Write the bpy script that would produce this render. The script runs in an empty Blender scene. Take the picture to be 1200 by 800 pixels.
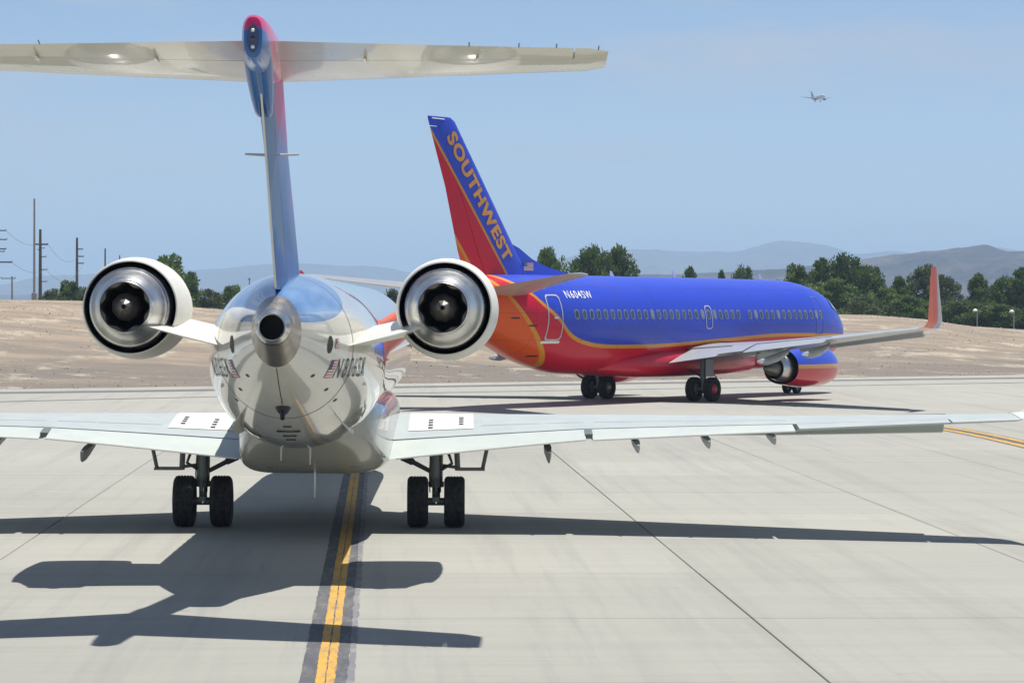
import bpy, math, random
import numpy as np
from mathutils import Vector, Matrix

random.seed(7)
SC = bpy.context.scene
COL = SC.collection
R = math.radians
PI = math.pi

# ------------------------------------------------------------------ camera
cd = bpy.data.cameras.new('camera')
cam = bpy.data.objects.new('camera', cd)
COL.objects.link(cam)
cam.location = (0, 0, 3.8725)
PITCH, ROLL = -0.0116, 0.0035
cam.rotation_mode = 'XYZ'
cam.rotation_euler = (Matrix.Rotation(PI/2 + PITCH, 3, 'X') @ Matrix.Rotation(ROLL, 3, 'Z')).to_euler()
cd.sensor_width = 36
cd.lens = 3343.0/1200*36
cd.clip_start = 0.1
cd.clip_end = 60000
SC.camera = cam

# ------------------------------------------------------------------ light
SUN_DIR = Vector((0.215, 0.245, 1.0)).normalized()      # towards the sun
elev = math.asin(SUN_DIR.z)
azim = math.atan2(SUN_DIR.x, SUN_DIR.y)
world = bpy.data.worlds.new('World')
SC.world = world
world.use_nodes = True
wn = world.node_tree
wn.nodes.clear()
sky = wn.nodes.new('ShaderNodeTexSky')
sky.sky_type = 'NISHITA'
sky.sun_disc = False
sky.sun_elevation = elev
sky.sun_rotation = azim
sky.altitude = 650
sky.air_density = 0.65
sky.dust_density = 0.4
sky.ozone_density = 1.5
bg = wn.nodes.new('ShaderNodeBackground')
bg.inputs['Strength'].default_value = 0.088
wo = wn.nodes.new('ShaderNodeOutputWorld')
tc = wn.nodes.new('ShaderNodeTexCoord')
mp = wn.nodes.new('ShaderNodeMapping'); mp.inputs['Scale'].default_value = (2.2, 2.2, 16.0); mp.inputs['Rotation'].default_value = (0, R(4), 0)
cn = wn.nodes.new('ShaderNodeTexNoise'); cn.inputs['Scale'].default_value = 2.4; cn.inputs['Detail'].default_value = 7; cn.inputs['Roughness'].default_value = 0.62
cr = wn.nodes.new('ShaderNodeMapRange')
for i_, q_ in enumerate((0.49, 0.68, 0.0, 0.70)): cr.inputs[i_+1].default_value = q_
cx = wn.nodes.new('ShaderNodeMix'); cx.data_type = 'RGBA'
wn.links.new(tc.outputs['Generated'], mp.inputs[0]); wn.links.new(mp.outputs[0], cn.inputs['Vector']); wn.links.new(cn.outputs[0], cr.inputs[0])
wn.links.new(cr.outputs[0], cx.inputs[0]); wn.links.new(sky.outputs[0], cx.inputs[6])
cx.inputs[7].default_value = (5.0, 5.1, 5.5, 1)      # sunlit cirrus, in the sky's own units
wn.links.new(cx.outputs[2], bg.inputs[0])
wn.links.new(bg.outputs[0], wo.inputs[0])

sl = bpy.data.lights.new('sun', 'SUN')
sl.energy = 4.7
sl.angle = R(0.53)
sl.color = (1.0, 0.96, 0.90)
sun = bpy.data.objects.new('sun', sl)
COL.objects.link(sun)
sun.rotation_euler = (-SUN_DIR).to_track_quat('-Z', 'Y').to_euler()

SC.view_settings.view_transform = 'Standard'
SC.view_settings.look = 'None'
SC.view_settings.gamma = 1
SC.view_settings.exposure = 0.35
SC.view_settings.use_curve_mapping = False
SC.cycles.volume_bounces = 1

# ------------------------------------------------------------------ materials
class NT:
    """small helper around a material's node tree"""
    def __init__(s, name):
        s.m = bpy.data.materials.new(name)
        s.m.use_nodes = True
        s.t = s.m.node_tree
        s.p = s.t.nodes['Principled BSDF']
    def new(s, k): return s.t.nodes.new(k)
    def link(s, a, b): s.t.links.new(a, b)
    def put(s, sock, v):
        if hasattr(v, 'node'): s.link(v, sock)
        else: sock.default_value = v
    def math(s, op, a, b=0.0, c=None, clamp=False):
        n = s.new('ShaderNodeMath'); n.operation = op; n.use_clamp = clamp
        s.put(n.inputs[0], a); s.put(n.inputs[1], b)
        if c is not None: s.put(n.inputs[2], c)
        return n.outputs[0]
    def mix(s, f, a, b, mode='MIX'):
        n = s.new('ShaderNodeMix'); n.data_type = 'RGBA'; n.blend_type = mode
        s.put(n.inputs[0], f)
        s.put(n.inputs[6], a if hasattr(a, 'node') else (*a, 1)[:4])
        s.put(n.inputs[7], b if hasattr(b, 'node') else (*b, 1)[:4])
        return n.outputs[2]
    def coord(s, kind='Object'):
        if kind == 'World':
            return s.new('ShaderNodeNewGeometry').outputs['Position']
        return s.new('ShaderNodeTexCoord').outputs[kind]
    def mapping(s, vec, scale=(1, 1, 1), rot=(0, 0, 0), loc=(0, 0, 0)):
        n = s.new('ShaderNodeMapping'); s.link(vec, n.inputs[0])
        n.inputs['Scale'].default_value = scale; n.inputs['Rotation'].default_value = rot
        n.inputs['Location'].default_value = loc
        return n.outputs[0]
    def noise(s, vec, scale=1.0, detail=4, rough=0.55, out=0):
        n = s.new('ShaderNodeTexNoise'); s.link(vec, n.inputs['Vector'])
        n.inputs['Scale'].default_value = scale; n.inputs['Detail'].default_value = detail
        n.inputs['Roughness'].default_value = rough
        return n.outputs[out]
    def ramp(s, f, stops):
        n = s.new('ShaderNodeValToRGB'); s.put(n.inputs[0], f)
        while len(n.color_ramp.elements) < len(stops): n.color_ramp.elements.new(0.5)
        for e, (p, c) in zip(n.color_ramp.elements, stops):
            e.position = p
            e.color = (*c, 1) if not isinstance(c, (int, float)) else (c, c, c, 1)
        return n.outputs[0]
    def maprange(s, v, a, b, c=0.0, d=1.0):
        n = s.new('ShaderNodeMapRange'); s.put(n.inputs[0], v)
        for i, q in enumerate((a, b, c, d)): n.inputs[i+1].default_value = q
        return n.outputs[0]
    def sep(s, v):
        n = s.new('ShaderNodeSeparateXYZ'); s.link(v, n.inputs[0]); return n.outputs
    def curve(s, v, x0, x1, y0, y1, pts):
        """y = f(v) through pts, by a Float Curve node"""
        n = s.new('ShaderNodeFloatCurve')
        s.put(n.inputs['Value'], s.maprange(v, x0, x1))
        c = n.mapping.curves[0]
        P = [((a-x0)/(x1-x0), (b-y0)/(y1-y0)) for a, b in pts]
        c.points[0].location = P[0]; c.points[1].location = P[-1]
        for q in P[1:-1]: c.points.new(*q)
        for q in c.points: q.handle_type = 'AUTO_CLAMPED'
        n.mapping.update()
        return s.maprange(n.outputs[0], 0, 1, y0, y1)
    def bump(s, h, strength=0.3, dist=0.01):
        n = s.new('ShaderNodeBump'); s.link(h, n.inputs['Height'])
        n.inputs['Strength'].default_value = strength; n.inputs['Distance'].default_value = dist
        s.link(n.outputs[0], s.p.inputs['Normal'])
    def set(s, **k):
        names = dict(color='Base Color', rough='Roughness', metal='Metallic', coat='Coat Weight', coatr='Coat Roughness',
                     coatior='Coat IOR', ior='IOR', spec='Specular IOR Level')
        for a, v in k.items():
            sock = s.p.inputs[names[a]]
            if a == 'color' and not hasattr(v, 'node'): v = (*v, 1)
            s.put(sock, v)
        return s

MATS = {}
def plain(name, color, rough=0.5, metal=0.0, coat=0.0, var=0.12, scale=3.0, coatr=0.04):
    """even colour with a little procedural wear"""
    if name in MATS: return MATS[name]
    n = NT(name)
    v = n.noise(n.coord(), scale, 5, 0.6)
    k = n.maprange(v, 0.3, 0.7, 1-var, 1+var*0.4)
    c = n.mix(1.0, (*color, 1), k, 'MULTIPLY')
    n.set(color=c, metal=metal, coat=coat, coatr=coatr)
    n.set(rough=n.maprange(n.noise(n.coord(), scale*3, 3), 0.3, 0.7, rough*0.85, rough*1.2))
    MATS[name] = n.m
    return n.m

def paint(name, color, rough=0.22, coat=1.0, var=0.05):
    return plain(name, color, rough, 0, coat, var, 0.8, 0.03)

M_white = paint('aircraft_white_paint', (0.70, 0.69, 0.63), 0.42, 0.22)
M_tailp = paint('tailplane_paint', (0.66, 0.64, 0.55), 0.30, 0.55)
M_wing = paint('wing_grey_paint', (0.43, 0.475, 0.465), 0.45, 0.05)
M_flap = paint('flap_grey_paint', (0.51, 0.555, 0.515), 0.45, 0.05)
M_panel = paint('wing_white_panel', (0.78, 0.77, 0.71), 0.4, 0.2)
M_black = plain('black_mark', (0.015, 0.015, 0.018), 0.5)
M_seam = plain('panel_seam', (0.06, 0.06, 0.06), 0.7)
M_silver = plain('bare_metal', (0.66, 0.66, 0.64), 0.26, 1.0, 0, 0.10, 2)
M_core = plain('core_cowl_metal', (0.64, 0.64, 0.62), 0.32, 1.0, 0, 0.12, 2)
M_hot = plain('heat_stained_metal', (0.23, 0.21, 0.185), 0.48, 0.85, 0, 0.3, 6)
M_apu = plain('titanium_tail_cone', (0.36, 0.33, 0.29), 0.36, 0.9, 0, 0.25, 4)
M_dark = plain('dark_duct', (0.012, 0.013, 0.018), 0.6)  # near-black surface for duct, intake and vent insides
M_duct = plain('fan_duct_lining', (0.075, 0.085, 0.12), 0.5)
M_gear = plain('gear_grey_paint', (0.16, 0.18, 0.17), 0.45, 0.2)
M_geard = plain('gear_dark_metal', (0.06, 0.065, 0.065), 0.5, 0.3)
M_rim = plain('wheel_rim', (0.32, 0.33, 0.33), 0.4, 0.6)
M_lamp = plain('lamp_lens', (0.9, 0.85, 0.7), 0.08, 0, 1.0)
M_glassd = plain('dark_glass', (0.02, 0.025, 0.03), 0.08, 0, 1.0)
M_red = paint('flag_red', (0.50, 0.05, 0.05), 0.4, 0.3)
M_fwhite = paint('flag_white', (0.75, 0.75, 0.73), 0.4, 0.3)
M_fblue = paint('flag_blue', (0.03, 0.05, 0.18), 0.4, 0.3)
M_letter = plain('grey_lettering', (0.10, 0.11, 0.13), 0.5)
M_letterw = plain('white_lettering', (0.85, 0.85, 0.85), 0.5)

def tyre_mat():
    n = NT('tyre_rubber')
    v = n.noise(n.coord(), 14, 5)
    n.set(color=n.ramp(v, [(0.35, (0.014, 0.014, 0.016)), (0.7, (0.05, 0.048, 0.046))]), rough=0.8)
    n.bump(n.noise(n.coord(), 60, 3), 0.3, 0.004)
    return n.m
M_tyre = tyre_mat()

# ------------------------------------------------------------------ mesh tools
class MB:
    def __init__(s): s.v = []; s.f = []; s.mi = []; s.cur = 0
    def add(s, vs, fs):
        b = len(s.v); s.v += [tuple(map(float, q)) for q in vs]
        s.f += [tuple(b+i for i in q) for q in fs]; s.mi += [s.cur]*len(fs)
        return s
    def loft(s, rings, c0=True, c1=True, closed=True):
        n = len(rings[0]); vs = [p for r in rings for p in r]; fs = []
        for i in range(len(rings)-1):
            for j in range(n if closed else n-1):
                k = (j+1) % n
                fs.append((i*n+j, i*n+k, (i+1)*n+k, (i+1)*n+j))
        if c0: fs.append(tuple(range(n-1, -1, -1)))
        if c1: fs.append(tuple((len(rings)-1)*n+j for j in range(n)))
        return s.add(vs, fs)
    def box(s, lo, hi):
        (a, b, c), (d, e, f) = lo, hi
        vs = [(a, b, c), (d, b, c), (d, e, c), (a, e, c), (a, b, f), (d, b, f), (d, e, f), (a, e, f)]
        return s.add(vs, [(3, 2, 1, 0), (4, 5, 6, 7), (0, 1, 5, 4), (1, 2, 6, 5), (2, 3, 7, 6), (3, 0, 4, 7)])
    def tube(s, pts, rad, n=10, cap=True):
        pts = [Vector(p) for p in pts]
        if not isinstance(rad, (list, tuple)): rad = [rad]*len(pts)
        rings = []; ref = None
        for i, p in enumerate(pts):
            d = (pts[min(i+1, len(pts)-1)] - pts[max(i-1, 0)]).normalized()
            if ref is None:
                ref = Vector((0, 0, 1)) if abs(d.z) < 0.9 else Vector((1, 0, 0))
            a = d.cross(ref).normalized(); b = a.cross(d).normalized(); ref = b
            rings.append([p + rad[i]*(math.cos(t)*a + math.sin(t)*b) for t in [2*PI*k/n for k in range(n)]])
        return s.loft(rings, cap, cap)
    def lathe(s, prof, axis='x', n=32, o=(0, 0, 0), c0=False, c1=False, wob=None):
        """prof: (position along axis, radius)"""
        rings = []
        for i, (h, r) in enumerate(prof):
            ring = []
            for k in range(n):
                t = 2*PI*k/n; h2 = h + (wob(i, t) if wob else 0)
                a, b = r*math.cos(t), r*math.sin(t)
                ring.append({'x': (o[0]+h2, o[1]+a, o[2]+b), 'y': (o[0]+a, o[1]+h2, o[2]+b), 'z': (o[0]+a, o[1]+b, o[2]+h2)}[axis])
            rings.append(ring)
        return s.loft(rings, c0, c1)
    def build(s, name, mat, parent=None, smooth=True, angle=32, flip=False):
        me = bpy.data.meshes.new(name)
        me.from_pydata(s.v, [], s.f)
        for m in (mat if isinstance(mat, (list, tuple)) else [mat]): me.materials.append(m)
        me.polygons.foreach_set('material_index', s.mi)
        import bmesh
        bm = bmesh.new(); bm.from_mesh(me)
        bmesh.ops.recalc_face_normals(bm, faces=bm.faces)
        if flip: bmesh.ops.reverse_faces(bm, faces=bm.faces)
        bm.to_mesh(me); bm.free()
        if smooth:
            me.polygons.foreach_set('use_smooth', [True]*len(me.polygons))
            me.set_sharp_from_angle(angle=R(angle))
        me.update()
        o = bpy.data.objects.new(name, me)
        COL.objects.link(o)
        if parent is not None: o.parent = parent
        return o

def tag(o, label=None, cat=None, group=None, kind=None):
    if label: o['label'] = label
    if cat: o['category'] = cat
    if group: o['group'] = group
    if kind: o['kind'] = kind
    return o
def empty(name, loc=(0, 0, 0), rz=0):
    o = bpy.data.objects.new(name, None); COL.objects.link(o)
    o.location = loc; o.rotation_euler = (0, 0, rz); o.empty_display_size = 0.5
    return o
def copy_tree(o, parent=None):
    c = o.copy(); COL.objects.link(c); c.parent = parent
    for ch in list(o.children): copy_tree(ch, c)
    return c

def pchip(xs, ys):
    xs = np.array(xs, float); ys = np.array(ys, float); h = np.diff(xs); d = np.diff(ys)/h
    m = np.zeros(len(xs))
    for i in range(1, len(xs)-1):
        if d[i-1]*d[i] > 0:
            w1, w2 = 2*h[i]+h[i-1], h[i]+2*h[i-1]; m[i] = (w1+w2)/(w1/d[i-1]+w2/d[i])
    m[0], m[-1] = d[0], d[-1]
    def f(x):
        x = np.clip(x, xs[0], xs[-1]); i = int(np.clip(np.searchsorted(xs, x)-1, 0, len(h)-1))
        t = (x-xs[i])/h[i]
        return float((1+2*t)*(1-t)**2*ys[i] + t*(1-t)**2*h[i]*m[i] + t*t*(3-2*t)*ys[i+1] + t*t*(t-1)*h[i]*m[i+1])
    return f

class Hull:
    """a fuselage: keys (station, half width, top, bottom), stations rising towards the nose"""
    def __init__(s, keys):
        k = sorted(keys); x = [q[0] for q in k]
        s.x = x; s.rx = pchip(x, [q[1] for q in k]); s.top = pchip(x, [q[2] for q in k]); s.bot = pchip(x, [q[3] for q in k])
    def ring(s, w, n=72):
        rx, zc, rz = s.rx(w), (s.top(w)+s.bot(w))/2, (s.top(w)-s.bot(w))/2
        return [(rx*math.cos(2*PI*j/n), w, zc+rz*math.sin(2*PI*j/n)) for j in range(n)]
    def mesh(s, n=72, extra=6):
        ws = []
        for a, b in zip(s.x[:-1], s.x[1:]):
            m = max(2, min(extra, int((b-a)/0.15)))
            ws += [a+(b-a)*i/m for i in range(m)]
        ws.append(s.x[-1])
        return MB().loft([s.ring(w, n) for w in ws])
    def at(s, w, z, side=1, off=0.012):
        rx, zc, rz = s.rx(w), (s.top(w)+s.bot(w))/2, (s.top(w)-s.bot(w))/2
        q = max(-0.999, min(0.999, (z-zc)/rz)); x = rx*math.sqrt(1-q*q)
        nx, nz = x/rx**2, (z-zc)/rz**2; l = math.hypot(nx, nz)
        return (side*(x+off*nx/l), w, z+off*nz/l)
    def ang(s, w, t, off=0.0):
        rx, zc, rz = s.rx(w), (s.top(w)+s.bot(w))/2, (s.top(w)-s.bot(w))/2
        return ((rx+off)*math.cos(t), w, zc+(rz+off)*math.sin(t))

def rrect(w0, w1, z0, z1, r, n=5):
    pts = []
    for cx, cz, a0 in ((w1-r, z1-r, 0), (w0+r, z1-r, 90), (w0+r, z0+r, 180), (w1-r, z0+r, 270)):
        for k in range(n+1):
            a = R(a0+90*k/n); pts.append((cx+r*math.cos(a), cz+r*math.sin(a)))
    return pts
def dense(pts, n=6):
    out = []
    for i, p in enumerate(pts):
        q = pts[(i+1) % len(pts)]
        m = n if math.hypot(q[0]-p[0], q[1]-p[1]) > 0.3 else 1
        out += [(p[0]+(q[0]-p[0])*k/m, p[1]+(q[1]-p[1])*k/m) for k in range(m)]
    return out
def patch(hull, pts, side, off=0.012):
    """filled outline on the hull, as a fan about its middle"""
    c = (sum(p[0] for p in pts)/len(pts), sum(p[1] for p in pts)/len(pts))
    vs = [hull.at(*c, side, off)] + [hull.at(*p, side, off) for p in pts]
    n = len(pts)
    return MB().add(vs, [(0, 1+i, 1+(i+1) % n) for i in range(n)])
def outline(hull, outer, inner, side, off=0.012):
    vs = [hull.at(*p, side, off) for p in outer]+[hull.at(*p, side, off) for p in inner]
    n = len(outer)
    return MB().add(vs, [(i, (i+1) % n, n+(i+1) % n, n+i) for i in range(n)])

def text_mesh(body, bold=0.0, shear=0.0, space=1.0):
    c = bpy.data.curves.new('lettering', 'FONT'); c.body = body; c.size = 1.0; c.offset = bold; c.shear = shear; c.space_character = space
    c.resolution_u = 4
    o = bpy.data.objects.new('lettering', c); COL.objects.link(o)
    dg = bpy.context.evaluated_depsgraph_get()
    me = bpy.data.meshes.new_from_object(o.evaluated_get(dg))
    V = [tuple(v.co) for v in me.vertices]; F = [tuple(p.vertices) for p in me.polygons]
    COL.objects.unlink(o); bpy.data.objects.remove(o); bpy.data.meshes.remove(me)
    x0 = min(v[0] for v in V); x1 = max(v[0] for v in V); y0 = min(v[1] for v in V); y1 = max(v[1] for v in V)
    return [((v[0]-x0)/(x1-x0), (v[1]-y0)/(y1-y0)) for v in V], F
def lettering(name, body, fn, mat, parent, bold=0.0, space=1.0):
    uv, F = text_mesh(body, bold, 0.0, space)
    o = MB().add([fn(a, b) for a, b in uv], F)
    me = bpy.data.meshes.new(name); me.from_pydata(o.v, [], o.f); me.materials.append(mat)
    ob = bpy.data.objects.new(name, me); COL.objects.link(ob); ob.parent = parent
    return ob
def flag(fn, parent, flip=False):
    """seven red and six white stripes with a blue canton; fn(u, v) gives the point"""
    mb = MB()
    for i in range(13):
        mb.cur = 0 if i % 2 == 0 else 1
        v0, v1 = 1-(i+1)/13, 1-i/13
        u0 = 0.42 if i < 7 else 0.0
        mb.add([fn(u0, v0), fn(1, v0), fn(1, v1), fn(u0, v1)], [(0, 1, 2, 3)])
    mb.cur = 2
    mb.add([fn(0, 6/13), fn(0.42, 6/13), fn(0.42, 1), fn(0, 1)], [(0, 1, 2, 3)])
    me = bpy.data.meshes.new('painted_flag'); me.from_pydata(mb.v, [], mb.f)
    for m in (M_red, M_fwhite, M_fblue): me.materials.append(m)
    me.polygons.foreach_set('material_index', mb.mi)
    ob = bpy.data.objects.new('painted_flag', me); COL.objects.link(ob); ob.parent = parent
    return ob

# ---- lifting surfaces
def thick(x, t):
    return 5*t*(0.2969*math.sqrt(max(x, 0))-0.1260*x-0.3516*x*x+0.2843*x**3-0.1030*x**4)
def foil(c0, c1, t, n=9, camber=0.0):
    xs = [c0+(c1-c0)*(0.5-0.5*math.cos(PI*i/n)) for i in range(n+1)]
    cam_ = lambda x: camber*4*x*(1-x)
    up = [(x, cam_(x)+thick(x, t)) for x in reversed(xs)]
    lo = [(x, cam_(x)-thick(x, t)) for x in xs]
    if c0 == 0: lo = lo[1:]
    return up+lo
class Surf:
    """keys: (span coordinate, LE (x,y,z), chord, thickness, incidence deg, normal tilt deg). x is mirrored by side"""
    def __init__(s, keys, side=1, camber=0.0): s.k = keys; s.side = side; s.camber = camber
    def sec(s, q):
        k = s.k
        for a, b in zip(k[:-1], k[1:]):
            if q <= b[0] or b is k[-1]:
                f = (q-a[0])/(b[0]-a[0])
                le = tuple(a[1][i]+(b[1][i]-a[1][i])*f for i in range(3))
                return (le,)+tuple(a[i]+(b[i]-a[i])*f for i in (2, 3, 4, 5))
    def pt(s, q, x, z):
        le, ch, t, inc, tilt = s.sec(q); i = R(inc); n = R(tilt)
        y = -(x*math.cos(i)) + z*math.sin(i)
        up = -x*math.sin(i) + z*math.cos(i)
        return (s.side*(le[0]+ch*up*-math.sin(n)), le[1]+ch*y, le[2]+ch*up*math.cos(n))
    def piece(s, qs, c0, c1, defl=0.0, shift=(0, 0), n=9, mb=None, c0b=None, tk=1.0):
        rings = []
        for j, q in enumerate(qs):
            t = s.sec(q)[2]; ring = []
            a0 = c0 if c0b is None else c0+(c0b-c0)*j/max(1, len(qs)-1)
            hz = 0.0; d = R(defl)
            for x, z in foil(a0, c1, t, n, s.camber):
                z *= tk
                u, v = x-a0, z-hz
                ring.append(s.pt(q, a0+u*math.cos(d)+v*math.sin(d)+shift[0], hz-u*math.sin(d)+v*math.cos(d)+shift[1]))
            rings.append(ring)
        return (mb or MB()).loft(rings)
    def top(s, q, x, off=0.01):
        le, ch, t, inc, tilt = s.sec(q)
        return s.pt(q, x, s.camber*4*x*(1-x)+thick(x, t)+off/ch)
    def low(s, q, x, off=0.01):
        le, ch, t, inc, tilt = s.sec(q)
        return s.pt(q, x, s.camber*4*x*(1-x)-thick(x, t)-off/ch)
def span(a, b, n): return [a+(b-a)*i/n for i in range(n+1)]
def top_patch(sf, q0, q1, x0, x1, off=0.008, nq=2, nx=4):
    vs = []; fs = []
    for i in range(nq+1):
        for j in range(nx+1):
            vs.append(sf.top(q0+(q1-q0)*i/nq, x0+(x1-x0)*j/nx, off))
    for i in range(nq):
        for j in range(nx):
            a = i*(nx+1)+j; fs.append((a, a+1, a+nx+2, a+nx+1))
    return MB().add(vs, fs)

# ---- wheels, shared by both big aircraft
def wheel(parent, c, rad, wid, rimr, side):
    h = wid/2
    prof = [(-h*0.55, rimr), (-h*0.8, rimr*1.08), (-h*0.97, rad*0.74), (-h, rad*0.86), (-h*0.86, rad*0.955), (-h*0.7, rad*0.985)]
    for g in (-0.42, -0.14, 0.14, 0.42):
        prof += [(h*(g-0.075), rad), (h*(g-0.05), rad*0.972), (h*(g+0.05), rad*0.972), (h*(g+0.075), rad)]
    prof += [(-a, r) for a, r in reversed(prof[:6])]
    t = MB().lathe(prof, 'x', 40)
    w = t.build('wheel', M_tyre, parent)
    w.location = c
    rp = [(-h*0.62, 0.02), (-h*0.62, rimr*0.35), (-h*0.45, rimr*0.42), (-h*0.30, rimr*0.8), (-h*0.55, rimr*0.97), (-h*0.5, rimr*1.03),
          (h*0.5, rimr*1.03), (h*0.55, rimr*0.97), (h*0.30, rimr*0.8), (h*0.45, rimr*0.42), (h*0.62, rimr*0.35), (h*0.62, 0.02)]
    MB().lathe(rp, 'x', 24, (0, 0, 0), True, True).build('rim', M_rim, w)
    return w

# ================================================================== SETTING
CREST = ([-400, -60, -37, -31, -22, -11, 25, 33, 42, 60, 400], [3.6, 4.5, 4.38, 4.22, 3.6, 3.55, 3.4, 3.35, 2.4, 1.3, 1.0])
def sstep(a, b, x):
    t = max(0.0, min(1.0, (x-a)/(b-a))); return t*t*(3-2*t)
def edge_y(x): return 150+0.68*x if abs(x) < 120 else 150+0.68*120*(1 if x > 0 else -1)
def ground_z(x, y):
    e = y-edge_y(x)
    if e < 0: return -0.30
    c = float(np.interp(x, *CREST))
    z = -0.10+(c+0.10)*(0.35*sstep(0, 45, e)+0.65*sstep(20, 88, e))
    z -= (c-0.6)*sstep(92, 190, e)
    k = sstep(2, 20, e)*(1-sstep(300, 500, e))
    z += k*(0.10*math.sin(x*0.31+y*0.17)*math.sin(y*0.23-x*0.11)+0.06*math.sin(x*0.83+1.3)*math.sin(y*0.61+x*0.2))
    return z

def dirt_mat():
    n = NT('desert_soil')
    P = n.coord('World')
    s = n.sep(P)
    a = n.noise(P, 0.035, 6, 0.65)
    b = n.noise(n.mapping(P, (0.22, 0.16, 0.4), (0, 0, R(-25))), 1.0, 7, 0.72)
    c = n.noise(P, 0.9, 6, 0.75)
    d = n.noise(n.mapping(P, (0.05, 0.30, 0.4), (0, 0, R(33))), 1.0, 5, 0.7)
    base = n.ramp(a, [(0.30, (0.275, 0.215, 0.155)), (0.5, (0.345, 0.27, 0.192)), (0.72, (0.39, 0.312, 0.222))])
    base = n.mix(n.maprange(d, 0.42, 0.58, 0, 0.75), base, (0.21, 0.18, 0.147))
    base = n.mix(n.maprange(b, 0.53, 0.62, 0, 0.9), base, (0.50, 0.425, 0.32))
    base = n.mix(n.maprange(c, 0.53, 0.70, 0.0, 0.38), base, (0.21, 0.165, 0.122))
    base = n.mix(n.maprange(c, 0.42, 0.30, 0.0, 0.6), base, (0.42, 0.35, 0.27))
    # darker gravel next to the pavement, ragged
    e = n.math('SUBTRACT', s[1], n.math('ADD', n.math('MULTIPLY', s[0], 0.68), 150.0))
    e = n.math('ADD', e, n.maprange(n.noise(P, 0.07, 5), 0.3, 0.7, -16, 16))
    base = n.mix(n.maprange(e, 34, 16, 0, 0.75), base, n.mix(n.maprange(b, 0.56, 0.64), (0.17, 0.15, 0.128), (0.38, 0.33, 0.25)))
    base = n.mix(n.maprange(s[1], 700, 2500, 0, 0.7), base, (0.14, 0.13, 0.09))
    n.set(color=base, rough=0.95)
    n.bump(n.noise(P, 1.2, 7, 0.75), 0.8, 0.25)
    return n.m
M_dirt = dirt_mat()
def conc_mat(name, rot):
    n = NT(name)
    P = n.coord('World')
    Q = n.mapping(P, (1, 1, 1), (0, 0, rot))
    big = n.noise(P, 0.11, 4, 0.6)
    broom = n.noise(n.mapping(Q, (0.35, 14, 1)), 1.0, 4, 0.6)
    band = n.noise(n.mapping(Q, (0.05, 1.3, 1)), 1.0, 5, 0.65)
    lane = n.noise(n.mapping(Q, (1.1, 0.035, 1), (0, 0, R(-7))), 1.0, 5, 0.7)
    fine = n.noise(P, 9, 5, 0.7)
    col = n.ramp(big, [(0.3, (0.325, 0.32, 0.28)), (0.7, (0.372, 0.366, 0.318))])
    col = n.mix(n.maprange(band, 0.42, 0.75, 0.0, 0.28), col, (0.235, 0.228, 0.20))
    col = n.mix(n.maprange(broom, 0.45, 0.72, 0.0, 0.30), col, (0.25, 0.243, 0.212))
    col = n.mix(n.maprange(lane, 0.50, 0.72, 0.0, 0.40), col, (0.19, 0.187, 0.175))
    col = n.mix(n.maprange(fine, 0.5, 0.8, 0.0, 0.20), col, (0.225, 0.218, 0.195))
    spots = n.noise(P, 1.6, 6, 0.8)
    col = n.mix(n.maprange(spots, 0.60, 0.74, 0.0, 0.5), col, (0.20, 0.195, 0.18))
    rub = n.noise(n.mapping(Q, (3.0, 0.05, 1), (0, 0, R(4))), 1.0, 4, 0.65)
    col = n.mix(n.math('MULTIPLY', n.maprange(rub, 0.55, 0.72, 0, 0.28), n.maprange(big, 0.40, 0.60)), col, (0.15, 0.148, 0.14))
    rnd = n.new('ShaderNodeObjectInfo').outputs['Random']
    col = n.mix(1.0, col, n.maprange(rnd, 0, 1, 0.92, 1.03), 'MULTIPLY')
    n.set(color=col, rough=0.85)
    n.bump(n.math('ADD', broom, fine), 0.25, 0.006)
    return n.m
SLAB_YAW = 0.0465
M_conc = conc_mat('brushed_concrete', -SLAB_YAW)
M_joint = plain('joint_sealant', (0.045, 0.043, 0.042), 0.9)
def asphalt_mat():
    n = NT('asphalt')
    P = n.coord('World')
    n.set(color=n.ramp(n.noise(P, 1.2, 6, 0.7), [(0.3, (0.10, 0.095, 0.09)), (0.75, (0.19, 0.175, 0.16))]), rough=0.9)
    return n.m
M_asph = asphalt_mat()
def stripe_mat(name, col, worn, amt, sc=2.0):
    n = NT(name)
    P = n.coord('World')
    v = n.noise(n.mapping(P, (2.5, 0.6, 1)), sc, 7, 0.75)
    w = n.noise(P, 22, 4, 0.7)
    c = n.mix(n.maprange(n.math('ADD', v, n.math('MULTIPLY', w, 0.35)), 0.66, 0.82, 0, amt), col, worn)
    c = n.mix(n.maprange(n.noise(P, 0.5, 4), 0.45, 0.7, 0, 0.25), c, (0.20, 0.19, 0.17))
    n.set(color=c, rough=0.75)
    return n.m
M_yellow = stripe_mat('yellow_marking_paint', (0.58, 0.325, 0.045), (0.26, 0.19, 0.09), 0.8)
M_border = stripe_mat('black_marking_paint', (0.070, 0.073, 0.082), (0.22, 0.21, 0.20), 0.55)
M_patch = stripe_mat('faded_border_paint', (0.17, 0.165, 0.175), (0.34, 0.32, 0.30), 0.8)

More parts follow.
